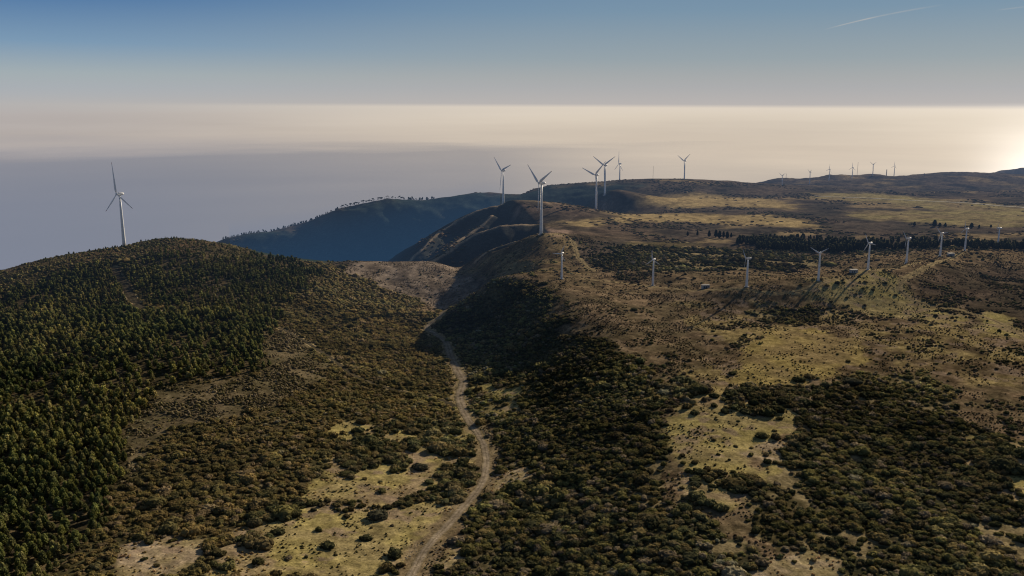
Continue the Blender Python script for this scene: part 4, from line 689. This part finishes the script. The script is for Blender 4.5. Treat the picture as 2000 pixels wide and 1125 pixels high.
# distance with a wandering edge
ed = N(nt, 'ShaderNodeMath', operation='MULTIPLY_ADD'); L.new(nz.outputs[0], ed.inputs[0]); ed.inputs[1].default_value = 22000; L.new(ln.outputs['Value'], ed.inputs[2])
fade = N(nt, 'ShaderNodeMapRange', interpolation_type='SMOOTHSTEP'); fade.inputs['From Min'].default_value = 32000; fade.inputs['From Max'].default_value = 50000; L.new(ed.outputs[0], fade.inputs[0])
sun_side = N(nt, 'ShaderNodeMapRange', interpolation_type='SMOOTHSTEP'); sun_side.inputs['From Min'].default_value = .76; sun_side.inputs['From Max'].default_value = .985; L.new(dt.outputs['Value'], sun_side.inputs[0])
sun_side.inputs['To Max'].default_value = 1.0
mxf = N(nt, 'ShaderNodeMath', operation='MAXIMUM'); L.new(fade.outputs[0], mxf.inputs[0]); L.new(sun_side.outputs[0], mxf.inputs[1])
base_t = N(nt, 'ShaderNodeMath', operation='MAXIMUM'); L.new(mxf.outputs[0], base_t.inputs[0]); base_t.inputs[1].default_value = .35
cr = N(nt, 'ShaderNodeMapRange', data_type='FLOAT_VECTOR'); cr.inputs[7].default_value = (.5, .5, .5) if False else cr.inputs[7].default_value
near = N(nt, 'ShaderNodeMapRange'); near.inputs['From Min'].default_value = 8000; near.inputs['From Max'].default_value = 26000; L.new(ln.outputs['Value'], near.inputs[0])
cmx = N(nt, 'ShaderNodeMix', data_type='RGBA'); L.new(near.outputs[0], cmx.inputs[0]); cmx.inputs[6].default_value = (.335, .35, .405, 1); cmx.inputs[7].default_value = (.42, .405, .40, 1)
df = N(nt, 'ShaderNodeBsdfDiffuse'); L.new(cmx.outputs[2], df.inputs[0])
tr = N(nt, 'ShaderNodeBsdfTransparent')
ms = N(nt, 'ShaderNodeMixShader'); L.new(base_t.outputs[0], ms.inputs[0]); L.new(df.outputs[0], ms.inputs[1]); L.new(tr.outputs[0], ms.inputs[2])
o_ = N(nt, 'ShaderNodeOutputMaterial'); L.new(ms.outputs[0], o_.inputs[0])
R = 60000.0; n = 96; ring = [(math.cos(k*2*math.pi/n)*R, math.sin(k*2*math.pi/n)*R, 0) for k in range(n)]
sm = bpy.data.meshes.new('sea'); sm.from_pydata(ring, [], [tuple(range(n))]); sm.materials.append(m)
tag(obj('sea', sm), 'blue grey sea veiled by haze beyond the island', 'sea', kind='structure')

# thin blue air between the viewpoint and the ridges: a homogeneous veil that glows faintly and dims what is behind it
def haze_mat(name, sig, acol, ecol, es):
    m, nt = new_mat(name); L = nt.links
    ab = N(nt, 'ShaderNodeVolumeAbsorption'); ab.inputs['Color'].default_value = (*acol, 1); ab.inputs['Density'].default_value = sig
    em = N(nt, 'ShaderNodeEmission'); em.inputs['Color'].default_value = (*ecol, 1); em.inputs['Strength'].default_value = es
    ad = N(nt, 'ShaderNodeAddShader'); L.new(ab.outputs[0], ad.inputs[0]); L.new(em.outputs[0], ad.inputs[1])
    o_ = N(nt, 'ShaderNodeOutputMaterial'); L.new(ad.outputs[0], o_.inputs['Volume']); return m
tag(obj('haze', box('haze', -5500, 6500, 700, 6800, 5, 1640, haze_mat('air_haze', 4.5e-5, (.3, .2, .1), (.11, .18, .31), 7.8e-5))), 'thin blue haze hanging over the island', 'haze', kind='stuff')
def hexa(name, V, mat):
    m_ = bpy.data.meshes.new(name); m_.from_pydata(V, [], [(0,3,2,1),(4,5,6,7),(0,1,5,4),(1,2,6,5),(2,3,7,6),(3,0,4,7)]); m_.materials.append(mat); return m_
tag(obj('valley_haze', hexa('valley_haze', [(-485,1480,600),(-20,1480,600),(-40,2900,600),(-950,2900,600),(-485,1480,1200),(-20,1480,1250),(-40,2900,1262),(-950,2900,1120)], haze_mat('ravine_haze', 2.2e-4, (.1, .1, .1), (.025, .16, .38), 1.5e-4))), 'blue haze filling the deep ravine below the ridge', 'haze', kind='stuff')

def dir_px(azd, eld): a, e = math.radians(azd), math.radians(eld); return np.array([math.cos(e)*math.sin(a), math.cos(e)*math.cos(a), math.sin(e)])
m, nt = new_mat('contrail_ice'); L = nt.links
t_ = N(nt, 'ShaderNodeBsdfTransparent'); d_ = N(nt, 'ShaderNodeEmission'); d_.inputs['Color'].default_value = (.62, .6, .56, 1); d_.inputs['Strength'].default_value = .8
g = N(nt, 'ShaderNodeNewGeometry'); nz = N(nt, 'ShaderNodeTexNoise'); nz.inputs['Scale'].default_value = .0012; nz.inputs['Detail'].default_value = 4; L.new(g.outputs['Position'], nz.inputs['Vector'])
at = N(nt, 'ShaderNodeAttribute', attribute_name='cover'); sp3 = N(nt, 'ShaderNodeSeparateColor'); L.new(at.outputs['Color'], sp3.inputs[0])
mu = N(nt, 'ShaderNodeMath', operation='MULTIPLY'); L.new(nz.outputs[0], mu.inputs[0]); L.new(sp3.outputs[0], mu.inputs[1])
ms = N(nt, 'ShaderNodeMixShader'); L.new(mu.outputs[0], ms.inputs[0]); L.new(t_.outputs[0], ms.inputs[1]); L.new(d_.outputs[0], ms.inputs[2])
o_ = N(nt, 'ShaderNodeOutputMaterial'); L.new(ms.outputs[0], o_.inputs[0])
for nm, lab, A_, B_, bow in POINTS['contrails']:
    V = []; C = []; K = 40
    for k in range(K):
        f = k/(K-1); a_ = A_[0]+(B_[0]-A_[0])*f; e_ = A_[1]+(B_[1]-A_[1])*f+bow*math.sin(math.pi*f)
        w = .045+.03*f
        for dz, c in ((-w, 0), (0, 1), (w, 0)):
            V.append(dir_px(a_, e_+dz)*42000+(0, 0, H)); C.append(c*(1.5 if bow else .5)*min(1, f*6, (1-f)*3)*(1-.6*f))
    T = [(k*3+j, k*3+j+1, k*3+4+j, k*3+3+j) for k in range(K-1) for j in range(2)]
    o = obj(nm, mesh_from(nm, np.array(V), np.array(T), m, True, np.array(C)[:, None]*np.ones(3))); tag(o, lab, 'contrail')

# ---------------------------------------------------------------- world: daylight sky above, dust-laden horizon
w = bpy.data.worlds.new('World'); sc.world = w; w.use_nodes = True; nt = w.node_tree; nt.nodes.clear(); L = nt.links
sky = N(nt, 'ShaderNodeTexSky'); sky.sky_type = 'NISHITA'; sky.sun_disc = False; sky.sun_elevation = math.radians(SUN_EL); sky.sun_rotation = math.radians(SUN_AZ); sky.altitude = 1500; sky.dust_density = 2.5
tc = N(nt, 'ShaderNodeTexCoord'); sx = N(nt, 'ShaderNodeSeparateXYZ'); L.new(tc.outputs['Generated'], sx.inputs[0])
zr = N(nt, 'ShaderNodeMapRange'); zr.inputs['From Min'].default_value = -.10; zr.inputs['From Max'].default_value = .15; 
nz = N(nt, 'ShaderNodeTexNoise'); nz.inputs['Scale'].default_value = 1.0; nz.inputs['Detail'].default_value = 5; nz.inputs['Roughness'].default_value = .55
mp = N(nt, 'ShaderNodeMapping'); mp.inputs['Scale'].default_value = (1.8, 1.8, 38); L.new(tc.outputs['Generated'], mp.inputs[0]); L.new(mp.outputs[0], nz.inputs['Vector'])
def srgb(r_, g_, b_): return tuple((c/255/12.92 if c/255 <= .04045 else ((c/255+.055)/1.055)**2.4) for c in (r_, g_, b_))+(1,)
def ramp(stops):
    r_ = N(nt, 'ShaderNodeValToRGB'); e = r_.color_ramp.elements
    while len(e) > 1: e.remove(e[-1])
    for i, (p_, c) in enumerate(stops):
        el = e[0] if i == 0 else e.new(p_)
        el.position = p_; el.color = c
    return r_
# thin streaks in the haze below the horizon
bn = N(nt, 'ShaderNodeMapRange'); bn.inputs['From Min'].default_value = .3; bn.inputs['From Max'].default_value = .7; bn.inputs['To Min'].default_value = -.011; bn.inputs['To Max'].default_value = .011; L.new(nz.outputs[0], bn.inputs[0])
below = N(nt, 'ShaderNodeMapRange'); below.inputs['From Min'].default_value = -.006; below.inputs['From Max'].default_value = -.02; L.new(sx.outputs[2], below.inputs[0])
bm_ = N(nt, 'ShaderNodeMath', operation='MULTIPLY'); L.new(bn.outputs[0], bm_.inputs[0]); L.new(below.outputs[0], bm_.inputs[1])
tl_ = N(nt, 'ShaderNodeMath', operation='MULTIPLY_ADD'); L.new(sx.outputs[0], tl_.inputs[0]); tl_.inputs[1].default_value = .004; L.new(sx.outputs[2], tl_.inputs[2])   # the dust top dips slightly to the right
zz = N(nt, 'ShaderNodeMath', operation='ADD'); L.new(tl_.outputs[0], zz.inputs[0]); L.new(bm_.outputs[0], zz.inputs[1]); L.new(zz.outputs[0], zr.inputs[0])
def q(z): return (z+.10)/.25
SKYA, SKYB = ([(-.10, (122,122,130)), (-.058, (150,144,142)), (-.05, (170,158,146)), (-.03, (185,170,150)), (-.012, (188,175,158)), (-.001, (188,180,166)), (.008, (180,178,170)), (.03, (164,174,174)), (.06, (122,152,178)), (.115, (66,110,160)), (.15, (52,92,145))], [(-.10, (190,174,148)), (-.05, (220,200,168)), (-.012, (231,214,184)), (-.0025, (235,219,192)), (.0015, (192,182,168)), (.02, (178,174,164)), (.05, (152,163,166)), (.10, (122,148,168)), (.15, (105,135,165))])
ra = ramp([(q(z_), srgb(*c)) for z_, c in SKYA]); rb = ramp([(q(z_), srgb(*c)) for z_, c in SKYB]); L.new(zr.outputs[0], ra.inputs[0]); L.new(zr.outputs[0], rb.inputs[0])
fl = N(nt, 'ShaderNodeCombineXYZ'); L.new(sx.outputs[0], fl.inputs[0]); L.new(sx.outputs[1], fl.inputs[1])
nn = N(nt, 'ShaderNodeVectorMath', operation='NORMALIZE'); L.new(fl.outputs[0], nn.inputs[0])
dd = N(nt, 'ShaderNodeVectorMath', operation='DOT_PRODUCT'); L.new(nn.outputs[0], dd.inputs[0]); dd.inputs[1].default_value = (gl[0], gl[1], 0)
af = N(nt, 'ShaderNodeMapRange', interpolation_type='SMOOTHERSTEP'); af.inputs['From Min'].default_value = .45; af.inputs['From Max'].default_value = 1.03; L.new(dd.outputs['Value'], af.inputs[0])
mxs = N(nt, 'ShaderNodeMix', data_type='RGBA'); L.new(af.outputs[0], mxs.inputs[0]); L.new(ra.outputs[0], mxs.inputs[6]); L.new(rb.outputs[0], mxs.inputs[7])
# sun glitter glowing through the haze, low over the sea below the sun
gd = dir_px(31.4, -4.3)
dg = N(nt, 'ShaderNodeVectorMath', operation='DOT_PRODUCT'); L.new(tc.outputs['Generated'], dg.inputs[0]); dg.inputs[1].default_value = tuple(gd)
def glow(pw, colr, st_):
    mxx = N(nt, 'ShaderNodeMath', operation='MAXIMUM'); L.new(dg.outputs['Value'], mxx.inputs[0]); mxx.inputs[1].default_value = 0
    p_ = N(nt, 'ShaderNodeMath', operation='POWER'); L.new(mxx.outputs[0], p_.inputs[0]); p_.inputs[1].default_value = pw
    v_ = N(nt, 'ShaderNodeVectorMath', operation='SCALE'); v_.inputs[0].default_value = colr; 
    s_ = N(nt, 'ShaderNodeMath', operation='MULTIPLY'); L.new(p_.outputs[0], s_.inputs[0]); s_.inputs[1].default_value = st_; L.new(s_.outputs[0], v_.inputs['Scale']); return v_
g1 = glow(900, (.95, .95, .93), .85); g2 = glow(90, (1, .86, .62), .20)
hz = N(nt, 'ShaderNodeMapRange', interpolation_type='SMOOTHSTEP'); hz.inputs['From Min'].default_value = .003; hz.inputs['From Max'].default_value = -.002; hz.inputs['To Min'].default_value = .18; L.new(sx.outputs[2], hz.inputs[0])
ga = N(nt, 'ShaderNodeVectorMath', operation='ADD'); L.new(g1.outputs[0], ga.inputs[0]); L.new(g2.outputs[0], ga.inputs[1])
wv = N(nt, 'ShaderNodeMapRange'); wv.inputs['From Min'].default_value = .3; wv.inputs['From Max'].default_value = .7; wv.inputs['To Min'].default_value = -.07; wv.inputs['To Max'].default_value = .07; L.new(nz.outputs[0], wv.inputs[0])
wm = N(nt, 'ShaderNodeMath', operation='MULTIPLY_ADD'); L.new(wv.outputs[0], wm.inputs[0]); L.new(below.outputs[0], wm.inputs[1]); wm.inputs[2].default_value = 1.0
wc = N(nt, 'ShaderNodeVectorMath', operation='SCALE'); L.new(mxs.outputs[2], wc.inputs[0]); L.new(wm.outputs[0], wc.inputs['Scale'])
gb = N(nt, 'ShaderNodeVectorMath', operation='SCALE'); L.new(ga.outputs[0], gb.inputs[0]); L.new(hz.outputs[0], gb.inputs['Scale'])
gc = N(nt, 'ShaderNodeVectorMath', operation='ADD'); L.new(wc.outputs[0], gc.inputs[0]); L.new(gb.outputs[0], gc.inputs[1])
# higher up the clear daylight sky takes over
hf = N(nt, 'ShaderNodeMapRange', interpolation_type='SMOOTHSTEP'); hf.inputs['From Min'].default_value = .14; hf.inputs['From Max'].default_value = .4; L.new(sx.outputs[2], hf.inputs[0])
ss = N(nt, 'ShaderNodeVectorMath', operation='SCALE'); L.new(sky.outputs[0], ss.inputs[0]); ss.inputs['Scale'].default_value = .04
fm = N(nt, 'ShaderNodeMix', data_type='VECTOR'); L.new(hf.outputs[0], fm.inputs[0]); L.new(gc.outputs[0], fm.inputs[4]); L.new(ss.outputs[0], fm.inputs[5])
bg = N(nt, 'ShaderNodeBackground'); L.new(fm.outputs[1], bg.inputs[0]); bg.inputs[1].default_value = 1.0
wo = N(nt, 'ShaderNodeOutputWorld'); L.new(bg.outputs[0], wo.inputs[0])

sl = bpy.data.lights.new('sun', 'SUN'); sl.energy = 5.0; sl.angle = math.radians(.6); sl.color = (1, .85, .64)
so = link(bpy.data.objects.new('sun', sl)); so.location = (0, 0, 3000)
import mathutils
e = math.radians(SUN_EL); so.rotation_euler = mathutils.Vector((-math.cos(e)*sd[0], -math.cos(e)*sd[1], -math.sin(e))).to_track_quat('-Z', 'Y').to_euler()

cam = bpy.data.cameras.new('camera'); cam.lens = 30.6; cam.sensor_width = 36; cam.clip_start = 1; cam.clip_end = 200000
co = link(bpy.data.objects.new('camera', cam)); co.location = (0, 0, H)
co.rotation_euler = (math.radians(90)-math.atan(357.5/1700), 0, 0)
sc.camera = co
